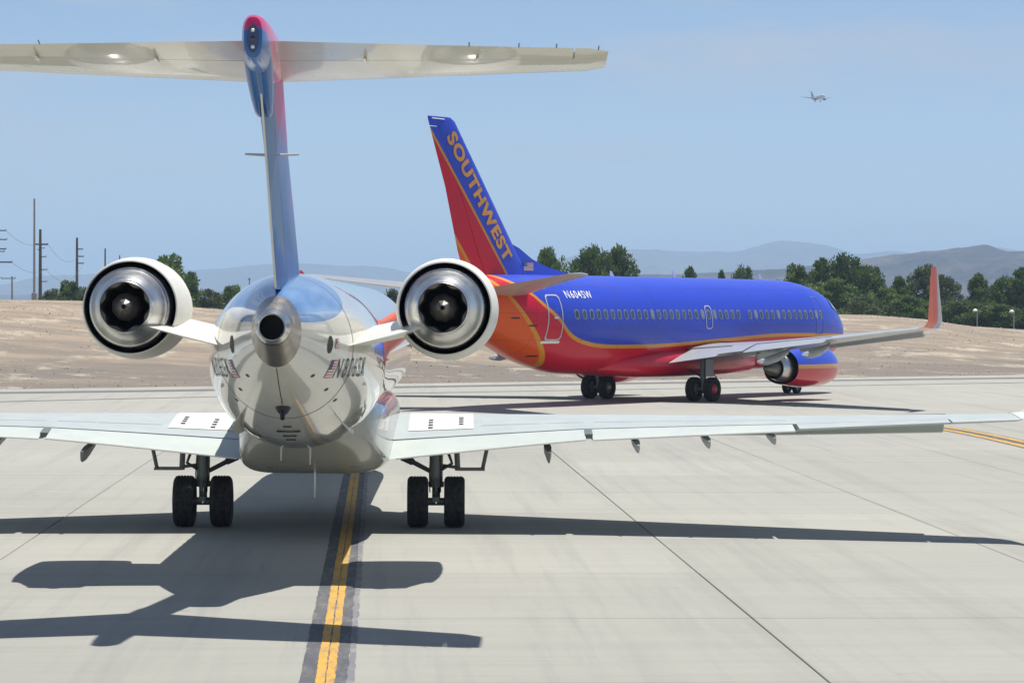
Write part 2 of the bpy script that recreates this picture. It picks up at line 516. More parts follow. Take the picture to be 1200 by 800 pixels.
# ---- one sheet of ground out to the horizon
def axis_vals(dense, far):
    return sorted(set([round(v, 3) for v in dense] + far))
xs = axis_vals(np.arange(-120, 121, 2.5), [-26000, -16000, -9000, -5000, -2600, -1300, -700, -400, -250, -170, 170, 250, 400, 700, 1300, 2600, 5000, 9000, 16000, 26000])
ys = axis_vals(np.arange(60, 402, 2.5), [-500, -200, -60, 0, 40, 430, 480, 560, 700, 900, 1300, 2000, 3200, 5200, 8500, 13000, 19000, 26000])
g = MB()
g.v = [(x, y, ground_z(x, y)) for y in ys for x in xs]
nx = len(xs)
g.f = [(j*nx+i, j*nx+i+1, (j+1)*nx+i+1, (j+1)*nx+i) for j in range(len(ys)-1) for i in range(nx-1)]
g.mi = [0]*len(g.f)
tag(g.build('ground', M_dirt, angle=80), kind='structure')

# ---- concrete taxiway: slabs with sealed joints, plain sheets further off
taxi = empty('taxiway', (-1.92, 29.41, 0), SLAB_YAW)
tag(taxi, kind='structure')
SW_, SL_ = 5.24, 6.1
C0, C1, T0, T1 = -5, 6, -2, 12
GAP = 0.019
bx = MB()
x1, y1, b = SW_-GAP, SL_-GAP, 0.008
bx.add([(0, 0, -0.05), (x1, 0, -0.05), (x1, y1, -0.05), (0, y1, -0.05), (0, 0, -b), (x1, 0, -b), (x1, y1, -b), (0, y1, -b),
        (b, b, 0), (x1-b, b, 0), (x1-b, y1-b, 0), (b, y1-b, 0)],
       [(0, 1, 5, 4), (1, 2, 6, 5), (2, 3, 7, 6), (3, 0, 4, 7), (4, 5, 9, 8), (5, 6, 10, 9), (6, 7, 11, 10), (7, 4, 8, 11), (8, 9, 10, 11)])
first = bx.build('concrete_slab', M_conc, taxi, smooth=False)
for i in range(C0, C1):
    for j in range(T0, T1):
        s = first if (i, j) == (C0, T0) else first.copy()
        if s is not first: COL.objects.link(s)
        s.location = (i*SW_+GAP/2, j*SL_+GAP/2, random.uniform(-0.0015, 0.0015))
A0, A1, B0, B1 = C0*SW_, C1*SW_, T0*SL_, T1*SL_
MB().add([(A0, B0, -0.035), (A1, B0, -0.035), (A1, B1, -0.035), (A0, B1, -0.035)], [(0, 1, 2, 3)]).build('joint_bed', M_joint, taxi, False)
def to_slab(x, y):
    dx, dy = x+1.88, y-29.41; c, s = math.cos(-SLAB_YAW), math.sin(-SLAB_YAW)
    return (c*dx-s*dy, s*dx+c*dy)
far = [to_slab(x, edge_y(x)) for x in (-110, -60, -30, 0, 30, 60, 110)]
vs = [(-160, B1, 0), (A0, B1, 0), (A1, B1, 0), (160, B1, 0)]+[(p[0], p[1], 0) for p in reversed(far)]
MB().add(vs, [tuple(range(len(vs)))]).build('outer_pavement', M_conc, taxi, False)
for q in ([(-160, -110), (A0, -110), (A0, B1), (-160, B1)], [(A1, -110), (160, -110), (160, B1), (A1, B1)], [(A0, -110), (A1, -110), (A1, B0), (A0, B0)]):
    MB().add([(a, b_, 0) for a, b_ in q], [(0, 1, 2, 3)]).build('outer_pavement', M_conc, taxi, False)

def ribbon(pts, w, z, wob=0.0):
    vs = []; n = len(pts)
    for i, p in enumerate(pts):
        a, c = Vector((*pts[max(i-1, 0)], 0)), Vector((*pts[min(i+1, n-1)], 0))
        d = (c-a).normalized(); s = Vector((-d.y, d.x, 0))
        w0, w1 = w/2+random.uniform(-wob, wob), w/2+random.uniform(-wob, wob)
        vs += [(p[0]+s.x*w0, p[1]+s.y*w0, z), (p[0]-s.x*w1, p[1]-s.y*w1, z)]
    return MB().add(vs, [(2*i, 2*i+1, 2*i+3, 2*i+2) for i in range(n-1)])
mk = ribbon([(-0.02, t) for t in np.arange(-10, 73, 0.25)], 0.50, 0.0045, 0.008).build('centreline_border', M_border, None, False)
mk.location = taxi.location; mk.rotation_euler = taxi.rotation_euler
tag(mk, kind='structure')
yl = MB()
for sx, ww in ((-0.056, 0.098), (0.052, 0.092)):
    rb = ribbon([(sx, t) for t in np.arange(-10, 73, 0.2)], ww, 0.0085, 0.007); yl.add(rb.v, rb.f)
yl.build('yellow_line', M_yellow, mk, False)
ribbon([(0.265, t) for t in np.arange(-10, 73, 0.3)], 0.075, 0.0065, 0.014).build('faded_edge', M_patch, mk, False)

# curved double lead-in line by the right wing tip
cp = [(15.6, 50), (15.2, 66), (14.95, 78), (14.7, 86), (14.2, 93), (12.9, 98), (10.5, 101), (7, 102.6), (3, 103.2)]
tx = pchip(range(len(cp)), [p[0] for p in cp]); ty = pchip(range(len(cp)), [p[1] for p in cp])
cps = [(tx(q), ty(q)) for q in np.arange(0, len(cp)-0.99, 0.2)]
lb = tag(ribbon(cps, 1.05, 0.0045, 0.02).build('lead_line_border', M_border, None, False), kind='structure')
for off in (-0.29, 0.29):
    pp = []
    for i, p in enumerate(cps):
        a, c = Vector(cps[max(i-1, 0)]), Vector(cps[min(i+1, len(cps)-1)]); d = (c-a).normalized()
        pp.append((p[0]-d.y*off, p[1]+d.x*off))
    ribbon(pp, 0.26, 0.0085, 0.01).build('yellow_line', M_yellow, lb, False)
# dark asphalt shoulder and tar lines along the far edge of the pavement
xs_ = np.arange(-90, 91, 2.0)
tag(ribbon([(x, edge_y(x)-6.5+0.4*math.sin(x*0.15)) for x in xs_], 2.6, 0.0045, 0.15).build('asphalt_shoulder', M_asph, None, False), kind='structure')
tag(ribbon([(x, edge_y(x)-17+0.012*max(0, -x-8)**2*-1+1.0*math.sin(x*0.04)) for x in xs_ if x > -40], 0.75, 0.0045, 0.08).build('tar_line', M_asph, None, False), kind='structure')

# ---- mountains
def mount_mat(name, c1, c2, c3):
    n = NT(name)
    P = n.coord('World')
    v = n.noise(n.mapping(P, (1, 1, 2.5)), 0.0030, 8, 0.72)
    n.set(color=n.ramp(v, [(0.35, c1), (0.5, c2), (0.68, c3)]), rough=1.0)
    n.bump(n.noise(P, 0.006, 6, 0.7), 0.8, 40)
    return n.m
def ridge(name, D, depth, prof, mat, seed, x_ext=0):
    """a mountain range: crest heights over x at distance D, spurs and gullies running down towards the viewer"""
    rnd = random.Random(seed)
    k = 3343.0/D
    px = [(u-600)/k for u, v in prof]; pz = [3.87+(361-v)/k for u, v in prof]
    f = pchip(px, pz)
    N, Mr = 420, 26
    ph = [(rnd.uniform(0, 6.28), rnd.uniform(0, 6.28)) for _ in range(9)]
    def nz(x, y):
        t = 0; a = 1; fr = 2*PI/(D*0.075)
        for i in range(7):
            t += a*(1-abs(math.sin(x*fr+ph[i][0]+0.9*math.sin(y*fr*0.6+ph[i][1]))))*1.0
            a *= 0.55; fr *= 1.9
        return t/2.1
    vs = []
    x0, x1_ = px[0], px[-1]
    for j in range(Mr+1):
        q = j/Mr
        for i in range(N+1):
            x = x0+(x1_-x0)*i/N
            if q <= 0.7:
                s = q/0.7; y = D-depth*(1-s); h = f(x)*(s**1.25)
            else:
                s = min(1.0, (q-0.7)/0.3); y = D+depth*0.5*s; h = f(x)*(1-s)**1.2
            amp = f(x)*(0.34*max(0.0, math.sin(PI*min(1, q/0.7)))**0.8*(1 if q < 0.7 else 0)+0.035)
            vs.append((x, y, -6+h+amp*(nz(x, y)-0.62)))
    fs = [(j*(N+1)+i, j*(N+1)+i+1, (j+1)*(N+1)+i+1, (j+1)*(N+1)+i) for j in range(Mr) for i in range(N)]
    return tag(MB().add(vs, fs).build(name, mat, angle=60), kind='structure')
M_mt1 = mount_mat('far_mountain_rock', (0.05, 0.05, 0.055), (0.085, 0.08, 0.08), (0.12, 0.11, 0.105))
M_mt2 = mount_mat('near_mountain_rock', (0.008, 0.009, 0.02), (0.03, 0.027, 0.036), (0.13, 0.098, 0.088))
ridge('mountains', 13500, 2600, [(-900, 345), (-500, 335), (-200, 338), (0, 333), (60, 322), (120, 319), (180, 314), (230, 314), (290, 310), (350, 306), (400, 309),
      (450, 311), (520, 322), (580, 318), (640, 305), (700, 291), (740, 287), (800, 291), (850, 290), (920, 278), (960, 281), (1010, 292), (1045, 290), (1100, 296), (1160, 285), (1220, 292), (1300, 285), (1500, 300), (1900, 320)], M_mt1, 3)
ridge('mountains', 4700, 1400, [(560, 352), (640, 340), (700, 325), (740, 317), (800, 314), (850, 312), (900, 309), (945, 304), (985, 301), (1010, 297), (1050, 289), (1090, 286), (1120, 283),
      (1155, 279), (1180, 285), (1210, 283), (1260, 275), (1320, 288), (1450, 280), (1700, 320), (1900, 350)], M_mt2, 11)
ridge('hills', 9500, 1300, [(-700, 345), (-300, 338), (-60, 344), (20, 345), (60, 340), (110, 338), (200, 345), (260, 344), (330, 340), (420, 343), (520, 350), (620, 357)], M_mt2, 5)

# ================================================================== REGIONAL JET (seen from behind)
jet = empty('regional_jet', (-3.3936, 50.4534, 0), 0.0165)
tag(jet, 'white twin-engined regional jet seen from behind with red and blue T-tail', 'airplane')
hullA = Hull([(20.45, 0.03, 2.52, 2.46), (20.25, 0.27, 2.80, 2.26), (19.7, 0.56, 3.16, 2.04), (18.9, 0.86, 3.62, 1.87), (17.9, 1.12, 4.08, 1.75),
              (16.7, 1.29, 4.31, 1.69), (15.2, 1.345, 4.375, 1.685), (8, 1.345, 4.375, 1.685), (0, 1.345, 4.375, 1.685), (-4, 1.345, 4.375, 1.685), (-6.4, 1.34, 4.38, 1.70),
              (-8.0, 1.25, 4.38, 1.86), (-9.5, 1.02, 4.34, 2.22), (-10.8, 0.66, 4.22, 2.66), (-11.7, 0.335, 4.03, 3.06)])
def jet_skin():
    n = NT('jet_fuselage_paint')
    P = n.coord(); s = n.sep(P)
    e = n.math('ADD', n.math('POWER', n.math('ABSOLUTE', n.math('DIVIDE', n.math('ADD', s[1], 11.4), 2.5)), 2.0),
               n.math('POWER', n.math('ABSOLUTE', n.math('DIVIDE', n.math('SUBTRACT', s[2], 4.45), 0.78)), 2.0))
    inside = n.math('LESS_THAN', e, 1.0)
    dirt = n.noise(n.mapping(P, (2, 0.4, 2)), 1.2, 6, 0.65)
    white = n.mix(n.maprange(dirt, 0.45, 0.75, 0, 0.35), (0.66, 0.65, 0.58), (0.50, 0.49, 0.42))
    wave = n.noise(n.mapping(P, (1, 0.5, 1.6)), 1.5, 2)
    blue = n.mix(n.maprange(wave, 0.4, 0.6), (0.10, 0.22, 0.46), (0.20, 0.36, 0.60))  # dark blue paint lightened in the colour, for the sky mirrored in it
    n.set(color=n.mix(inside, white, blue), rough=0.2, coat=1.0, coatr=0.02, coatior=1.5)
    n.bump(n.noise(n.mapping(P, (1, 0.6, 1)), 1.6, 2), 0.10, 0.02)
    return n.m
M_jet = jet_skin()
fusA = hullA.mesh(96).build('fuselage', M_jet, jet)
def tail_paint():
    n = NT('tail_wave_paint')
    P = n.coord(); s = n.sep(P)
    warp = n.noise(n.mapping(P, (0.2, 0.5, 0.7)), 1.0, 3)
    q = n.math('ADD', n.math('ADD', n.math('MULTIPLY', s[2], 0.42), n.math('MULTIPLY', s[1], 0.17)), n.math('MULTIPLY', warp, 0.95))
    c = n.ramp(n.maprange(q, -0.1, 1.6), [(0.0, (0.02, 0.11, 0.36)), (0.15, (0.13, 0.30, 0.55)), (0.21, (0.01, 0.06, 0.27)), (0.28, (0.06, 0.17, 0.40)),
                (0.50, (0.07, 0.17, 0.36)), (0.62, (0.14, 0.18, 0.40)), (0.72, (0.50, 0.07, 0.22)), (0.88, (0.62, 0.02, 0.11))])
    n.set(color=c, rough=0.4, coat=0.12, coatr=0.06, spec=0.2)
    return n.m
M_tail = tail_paint()
def rudder_paint():
    n = NT('rudder_wave_paint')
    P = n.coord(); s = n.sep(P)
    q = n.math('ADD', n.math('ADD', s[2], n.math('MULTIPLY', n.math('ADD', s[1], 13.0), 0.35)), n.math('MULTIPLY', n.noise(n.mapping(P, (0.3, 1.6, 1.0)), 1.6, 4), 0.55))
    c = n.ramp(n.maprange(q, 4.2, 7.2), [(0.0, (0.20, 0.34, 0.52)), (0.20, (0.17, 0.30, 0.50)), (0.26, (0.01, 0.075, 0.30)), (0.36, (0.02, 0.13, 0.38)), (0.41, (0.11, 0.20, 0.36)), (1.0, (0.085, 0.17, 0.32))])
    n.set(color=c, rough=0.45, coat=0.1, coatr=0.06, spec=0.25)
    return n.m
M_rud = rudder_paint()
def bullet_paint():
    n = NT('bullet_fairing_paint')
    P = n.coord(); s = n.sep(P)
    q = n.math('ADD', s[2], n.math('MULTIPLY', n.math('ADD', s[1], 15.9), 0.30))
    wob_ = n.math('MULTIPLY', n.noise(P, 3.0, 3), 0.16)
    q = n.math('ADD', q, wob_)
    c = n.ramp(n.maprange(q, 6.6, 7.8), [(0.0, (0.02, 0.13, 0.38)), (0.52, (0.02, 0.12, 0.38)), (0.56, (0.66, 0.02, 0.14)), (0.8, (0.74, 0.03, 0.17)), (1.0, (0.74, 0.06, 0.22))])
    n.set(color=c, rough=0.3, coat=0.5, coatr=0.04)
    return n.m
M_bull = bullet_paint()

# belly fairing
def srect(w, rx, zc, rz, n=64, p=5.0):
    out = []
    for j in range(n):
        t = 2*PI*j/n; c, s = math.cos(t), math.sin(t)
        out.append((rx*math.copysign(abs(c)**(2/p), c), w, zc+rz*math.copysign(abs(s)**(2/p), s)))
    return out
fr = pchip([-4.3, -3.9, -3.2, -2.2, 0, 3, 5, 6.3, 7.4], [0.6, 1.0, 1.16, 1.25, 1.30, 1.34, 1.25, 1.0, 0.5])
fz = pchip([-4.3, -3.9, -3.2, -2.2, 0, 3, 5, 6.3, 7.4], [1.70, 1.52, 1.25, 1.07, 1.03, 1.03, 1.12, 1.35, 1.66])
MB().loft([srect(w, fr(w), (fz(w)+2.35)/2, (2.35-fz(w))/2) for w in np.arange(-4.3, 7.41, 0.3)]).build('belly_fairing', paint('belly_shaded_paint', (0.36, 0.36, 0.31), 0.3, 0.6), jet)  # grey rather than white: the shade under the belly is in the colour

# tail cone with APU exhaust
rings = []
for w, rx, zc, rz in [(-11.68, 0.342, 3.545, 0.49), (-11.8, 0.325, 3.55, 0.455), (-12.05, 0.292, 3.565, 0.38), (-12.3, 0.262, 3.59, 0.305), (-12.45, 0.245, 3.605, 0.26), (-12.5, 0.24, 3.61, 0.245)]:
    rings.append([(rx*math.cos(t), w, zc+rz*math.sin(t)) for t in [2*PI*k/48 for k in range(48)]])
cone = MB().loft(rings, True, False).build('tail_cone', M_apu, jet)
MB().lathe([(-12.49, 0.243), (-12.6, 0.215), (-12.68, 0.185), (-12.66, 0.165), (-12.3, 0.16)], 'y', 40, (0, 0, 3.612)).build('exhaust_collar', M_silver, cone)
MB().lathe([(-12.62, 0.163), (-12.2, 0.158)], 'y', 32, (0, 0, 3.612), False, True).build('exhaust_pipe', M_dark, cone)
MB().box((0.215, -12.28, 3.66), (0.272, -12.18, 3.76)).build('bleed_vent', M_silver, cone)

# fin and rudder
fin = Surf([(3.85, (0, -6.6, 3.85), 5.0, 0.062, 0, 90), (4.35, (0, -7.8, 4.35), 4.36, 0.066, 0, 90), (6.0, (0, -10.75, 6.0), 3.3, 0.082, 0, 90), (6.55, (0, -11.75, 6.55), 2.95, 0.105, 0, 90), (6.95, (0, -12.45, 6.95), 2.7, 0.12, 0, 90)])
fp = fin.piece([3.85, 4.1, 4.35]+span(4.6, 6.0, 6)+span(6.15, 6.95, 5), 0, 0.70, n=14).build('fin', M_tail, jet)
rd = fin.piece(span(4.12, 6.0, 6)+span(6.15, 6.62, 3), 0.705, 1.0, n=6, tk=1.0).build('rudder', M_rud, jet)
# light trailing edge strip of the rudder
te = [fin.pt(q, 1.0, 0.0) for q in span(4.14, 6.6, 6)]
MB().loft([[(-0.013, p[1]+0.02, p[2]), (0.013, p[1]+0.02, p[2]), (0.013, p[1]-0.02, p[2]), (-0.013, p[1]-0.02, p[2])] for p in te]).build('trailing_edge', M_white, rd, False)
for sx in (-1, 1):
    MB().tube([(sx*0.08, -12.6, 5.89), (sx*0.36, -12.65, 5.90)], [0.02, 0.014], 8).build('navigation_antenna', M_white, fp)
# bullet fairing on top
bz = [(-16.12, 0.05, 7.12, 0.16), (-16.09, 0.11, 7.12, 0.245), (-15.98, 0.142, 7.12, 0.28), (-15.6, 0.17, 7.11, 0.31), (-14.9, 0.185, 7.09, 0.345), (-13.8, 0.188, 7.06, 0.36), (-12.9, 0.16, 7.0, 0.30), (-12.2, 0.10, 6.93, 0.19), (-11.85, 0.02, 6.88, 0.04)]
bl = MB().loft([srect(w, rx, zc, rz, 48, 2.6) for w, rx, zc, rz in bz]).build('bullet_fairing', M_bull, jet)
# lower rear fairing lobes, blue, tapering down onto the rudder
for sx in (-1, 1):
    MB().loft([[(sx*(0.055+0.02*(1-f))+rr*0.9*math.cos(t), -15.35+1.15*f+rr*1.6*math.sin(t), 6.95-0.62*f) for t in [2*PI*k/16 for k in range(16)]]
               for f, rr in ((0, 0.11), (0.25, 0.115), (0.5, 0.105), (0.75, 0.09), (1.0, 0.062), (1.06, 0.03))]).build('actuator_fairing', M_bull, bl)
el = [(0.075*math.cos(t), -16.145, 7.10+0.17*math.sin(t)) for t in [2*PI*k/24 for k in range(24)]]
lc = MB().loft([[(p[0], -15.9, p[2]) for p in el], [(p[0], -16.14, p[2]) for p in el]]).build('light_panel', paint('lamp_panel_blue', (0.01, 0.025, 0.14)), bl)
for dz, rr in ((0.10, 0.024), (0.0, 0.034), (-0.10, 0.024)):
    MB().lathe([(-16.135, rr), (-16.15, rr*0.95), (-16.163, rr*0.5), (-16.165, 0.004)], 'y', 16, (0, 0, 7.10+dz), False, True).build('tail_lamp', M_lamp if dz else M_glassd, lc)

# tailplane
M_stab = M_tailp
for sd in (-1, 1):
    st = Surf([(0.05, (0.05, -12.62, 6.90), 2.42, 0.105, -6.6, 0), (4.05, (4.05, -14.93, 6.86), 1.36, 0.095, -5.4, 0), (4.27, (4.27, -15.22, 6.86), 1.06, 0.07, -5.2, 0)], sd)
    so = st.piece(span(0.05, 4.05, 8)+[4.16, 4.27], 0, 0.655, n=12).build('tailplane', M_stab, jet)
    eo = st.piece(span(0.18, 3.86, 6), 0.662, 1.0, defl=0, n=6).build('elevator', M_stab, so)
    st.piece(span(3.88, 4.05, 1)+[4.16, 4.27], 0.66, 1.0, n=6).build('elevator_tip', M_stab, so)
    for q in (2.6, 3.2, 3.65, 4.15):
        p = st.pt(q, 1.0, 0)
        MB().tube([p, (p[0], p[1]-0.13, p[2]+0.03)], 0.007, 6).build('static_wick', M_black, so)
    for q in (1.3, 2.7):
        p = st.low(q, 0.66, 0.0)
        MB().loft([[(p[0]+a*0.018, p[1]+yy, p[2]-dz*(0.5+0.5*b)) for a, b in ((-1, -1), (1, -1), (1, 1), (-1, 1))] for yy, dz in ((0.22, 0.005), (0.05, 0.035), (-0.18, 0.03), (-0.3, 0.004))]).build('hinge_fairing', M_stab, so)

# engines
for sd in (-1, 1):
    na = MB().lathe([(-6.25, 0.575), (-6.12, 0.585), (-6.05, 0.61), (-6.07, 0.645), (-6.2, 0.675), (-6.6, 0.715), (-7.2, 0.748), (-7.9, 0.758), (-8.5, 0.746), (-9.0, 0.712), (-9.3, 0.680), (-9.31, 0.662), (-9.25, 0.655)],
                    'y', 72).build('nacelle', plain('nacelle_white_paint', (0.70, 0.69, 0.63), 0.5, 0, 0.0, 0.06, 1.2), jet)
    na.location = (sd*(2.31+7.7*math.sin(R(1.5))), 0, 3.77)
    na.rotation_euler = (R(-0.6), 0, sd*R(-1.5))
    MB().lathe([(-9.29, 0.656), (-8.9, 0.67), (-8.2, 0.68), (-7.9, 0.55)], 'y', 64, c1=False).build('fan_duct', M_duct, na)
    MB().lathe([(-6.25, 0.576), (-6.85, 0.58), (-6.9, 0.2), (-6.6, 0.08), (-6.5, 0.01)], 'y', 40).build('fan_intake', M_dark, na)
    cc = MB().lathe([(-7.9, 0.54), (-8.4, 0.59), (-8.9, 0.602), (-9.25, 0.592), (-9.5, 0.532), (-9.55, 0.512), (-9.57, 0.514), (-9.8, 0.44), (-9.98, 0.385), (-10.0, 0.37)], 'y', 64).build('core_cowl', M_core, na)
    MB().lathe([(-9.38, 0.563), (-9.40, 0.575), (-9.44, 0.563), (-9.45, 0.54)], 'y', 64).build('cowl_band', M_silver, cc)
    MB().lathe([(-9.96, 0.385), (-10.03, 0.378), (-10.12, 0.362), (-10.13, 0.352), (-10.05, 0.345)], 'y', 64).build('core_nozzle', M_silver, cc)
    MB().lathe([(-9.98, 0.36), (-9.6, 0.34), (-9.35, 0.1)], 'y', 40, c1=True).build('core_duct', M_dark, cc)
    # lobed mixer: a star-shaped opening inside the nozzle, and the plug
    lob = []
    for h, r0, am in ((-10.09, 0.352, 0.0), (-10.08, 0.340, 0.008), (-10.07, 0.322, 0.019), (-9.95, 0.312, 0.022), (-9.7, 0.30, 0.02)):
        lob.append([((r0+am*math.cos(8*t))*math.cos(t), h, (r0+am*math.cos(8*t))*math.sin(t)) for t in [2*PI*k/128 for k in range(128)]])
    MB().loft(lob, False, False).build('lobed_mixer', M_hot, cc)
    MB().lathe([(-9.5, 0.215), (-9.8, 0.212), (-9.98, 0.20), (-10.06, 0.185), (-10.2, 0.10), (-10.27, 0.05), (-10.28, 0.034), (-10.2, 0.03)], 'y', 9).build('exhaust_plug', M_hot, cc)
    MB().lathe([(-10.27, 0.032), (-10.19, 0.03)], 'y', 16, c1=True).build('plug_vent', M_dark, cc)
    # pylon
    py = Surf([(0.75, (0.75, -6.6, 3.40), 3.35, 0.085, 2.0, -14), (1.5, (1.5, -6.5, 3.56), 3.45, 0.085, 1.5, -14), (1.95, (1.95, -6.45, 3.66), 3.55, 0.085, 1.0, -12)], sd)
    po = py.piece([0.75, 1.1, 1.5, 1.78, 1.95], 0, 1.0, n=14).build('engine_pylon', M_white, jet)

# wings
wingA = {}
for sd in (-1, 1):
    W = Surf([(1.0, (1.0, 4.55, 1.64), 5.75, 0.115, 3.4, 0), (2.4, (2.4, 3.6, 1.69), 4.85, 0.112, 2.9, 0), (4.70, (4.70, 2.35, 1.775), 3.62, 0.108, 1.9, 0),
              (8.25, (8.25, 0.42, 1.875), 2.42, 0.104, 0.9, 0), (11.9, (11.9, -1.58, 2.04), 1.32, 0.10, 0.0, 0)], sd, 0.0)
    wingA[sd] = W
    qs = [1.0, 1.4, 1.9, 2.4]+span(3, 4.7, 3)+span(5.4, 8.25, 4)+span(9, 11.9, 4)
    wo_ = W.piece(qs, 0.0, 0.785, n=16).build('wing', M_wing, jet)
    fl = W.piece(span(1.22, 4.66, 4), 0.792, 1.0, defl=3, shift=(0.004, -0.002), n=8).build('flap', M_flap, wo_)
    f2 = W.piece(span(4.78, 8.20, 4), 0.792, 1.0, defl=4, shift=(0.004, -0.002), n=8).build('flap', M_flap, wo_)
    al = W.piece(span(8.27, 10.75, 3), 0.792, 1.0, defl=0, n=8).build('aileron', M_wing, wo_)
    W.piece(span(10.78, 11.9, 2), 0.786, 1.0, n=8).build('wing_tip', M_wing, wo_)
    # light line along the trailing edges
    for a, b, d in ((1.37, 4.66, fl), (4.78, 8.20, f2)):
        dd = R(3 if d is fl else 4)
        pts = [W.pt(q, 0.792+0.208*math.cos(dd)+0.004, -0.208*math.sin(dd)-0.002) for q in span(a, b, 6)]
        MB().tube(pts, 0.016, 6).build('trailing_edge', M_panel, d)
    W.piece([4.655, 4.785], 0.786, 0.93, n=5).build('gap_filler', M_gear, wo_)  # filler added to keep sun from leaking through the flap gap
    # leading edge slats, drooped
    for a, b in ((1.75, 4.57), (4.585, 6.6), (6.615, 8.7), (8.715, 10.9)):
        rings = []
        for q in span(a, b, 3):
            le, ch, t, inc, _ = W.sec(q)
            c = 0.40+0.14*ch/4
            prof_ = [(0.0, 0.0), (0.05, 0.06), (0.18, 0.12), (0.42, 0.17), (c, 0.18), (c, 0.16), (0.40, 0.10), (0.22, 0.02), (0.12, -0.05), (0.03, -0.04)]
            rings.append([(sd*le[0], le[1]+0.24-x*0.94+z*0.30, le[2]-0.215+x*0.32+z*0.94-0.02) for x, z in prof_])
        MB().loft(rings).build('slat', M_wing, wo_)
    # flap track fairings
    for q, L in ((4.02, 0.20), (5.55, 0.15), (6.75, 0.14), (7.85, 0.13)):
        p = W.low(q, 0.70)
        e_ = W.pt(q, 1.0, -0.05)
        rings = []
        for f, hw, dp in ((0.0, 0.01, 0.02), (0.2, 0.055, 0.14), (0.55, 0.065, 0.24), (0.8, 0.05, 0.30), (1.0, 0.03, 0.30), (1.12, 0.012, 0.24)):
            y = p[1]+0.5+(e_[1]-p[1]-0.5)*f; z = p[2]+(e_[2]-p[2])*f
            rings.append([(p[0]+hw*a, y, z-dp*(L/0.30)*k) for a, k in ((-1, 0), (-1, 0.6), (-0.5, 0.95), (0, 1.0), (0.5, 0.95), (1, 0.6), (1, 0), (0, -0.05))])
        MB().loft(rings).build('flap_track_fairing', M_gear if q < 4.5 else M_wing, wo_)
    # white inboard upper panel with rows of black slots
    top_patch(W, 1.55, 2.72, 0.20, 0.665, 0.010, 4, 8).build('root_panel', M_panel, wo_)
    for q, x0 in ((1.95, 0.46), (2.50, 0.40)):
        for k in range(4):
            c = W.top(q, x0+0.048*k, 0.02); hx = 0.042
            a = W.top(q, x0+0.055*k-0.007, 0.022); b_ = W.top(q, x0+0.055*k+0.007, 0.022)
            MB().add([(a[0]-hx, a[1]+0.02, a[2]), (a[0]+hx, a[1]+0.02, a[2]), (b_[0]+hx, b_[1]-0.02, b_[2]), (b_[0]-hx, b_[1]-0.02, b_[2])], [(0, 1, 2, 3)]).build('panel_slot', M_black, wo_, False)
    # spoiler seams on the upper surface
    for a, b in ((2.85, 3.95), (4.0, 4.65), (4.85, 6.4), (6.45, 8.15)):
        for x in (0.60,):
            top_patch(W, a, b, x, x+0.004, 0.006, 2, 1).build('spoiler_seam', M_seam, wo_, False)
    # winglet
    wl = Surf([(0, (11.88, -1.57, 2.05), 1.33, 0.10, 0, 0), (1, (12.08, -1.80, 2.10), 1.18, 0.10, 0, 35), (2, (12.22, -2.05, 2.26), 1.02, 0.10, 0, 68), (3, (12.52, -2.75, 3.05), 0.50, 0.09, 0, 72)], sd)
    wl.piece([0, 0.5, 1, 1.5, 2, 2.5, 3], 0, 1.0, n=10).build('winglet', M_white, wo_)

# main landing gear
for sd in (-1, 1):
    g = MB().tube([(0, 0, 0.76), (0, 0.02, 1.52)], [0.115, 0.125], 16).lathe([(0.70, 0.07), (0.71, 0.135), (0.80, 0.14), (0.82, 0.1)], 'z', 16).tube([(-0.30, 0, 0.45), (0.30, 0, 0.45)], 0.07, 14)
    g.box((-0.06, -0.22, 0.46), (0.06, -0.06, 0.54))
    leg = g.build('main_gear', M_gear, jet); leg.location = (sd*2.06, 0, 0)
    MB().tube([(0, 0, 0.42), (0, 0.0, 0.78)], 0.072, 16).build('oleo_piston', M_silver, leg)
    for dx in (-1, 1):
        wheel(leg, (dx*0.325, 0, 0.452), 0.452, 0.365, 0.24, dx)
    MB().tube([(0, -0.16, 0.86), (0, -0.30, 0.66), (0, -0.12, 0.48)], [0.035, 0.028, 0.035], 8).build('torque_link', M_gear, leg)
    MB().tube([(-sd*0.09, 0, 0.98), (-sd*0.40, 0.02, 1.14), (-sd*0.48, 0.02, 1.23), (-sd*0.80, 0.05, 1.33)], [0.04, 0.045, 0.06, 0.055], 10).tube([(-sd*0.42, -0.06, 1.13), (-sd*0.62, -0.03, 1.22)], 0.04, 8).build('side_brace', M_geard, leg)
    MB().tube([(sd*0.10, -0.05, 1.02), (sd*0.28, -0.05, 1.13), (sd*0.22, -0.05, 1.3)], 0.028, 8).build('retraction_rod', M_geard, leg)
    # open door frame hanging outboard
    d = MB().box((sd*0.36, -0.10, 1.00), (sd*0.86, 0.30, 1.04)) if sd > 0 else MB().box((sd*0.86, -0.10, 1.00), (sd*0.36, 0.30, 1.04))
    d.tube([(sd*0.82, 0.05, 1.02), (sd*0.90, 0.05, 1.40)], 0.035, 8).tube([(sd*0.38, 0.05, 1.0), (sd*0.36, 0.05, 1.42)], 0.05, 8).tube([(sd*0.1, 0.02, 1.09), (sd*0.40, 0.05, 1.05)], 0.03, 8)
    d.build('gear_door', M_gear, leg)
    for k in (-0.10, 0.07):
        MB().tube([(k, -0.10, 1.30), (k*1.2, -0.12, 0.95), (k*1.1, -0.10, 0.62)], 0.012, 6).build('brake_hose', M_black, leg)
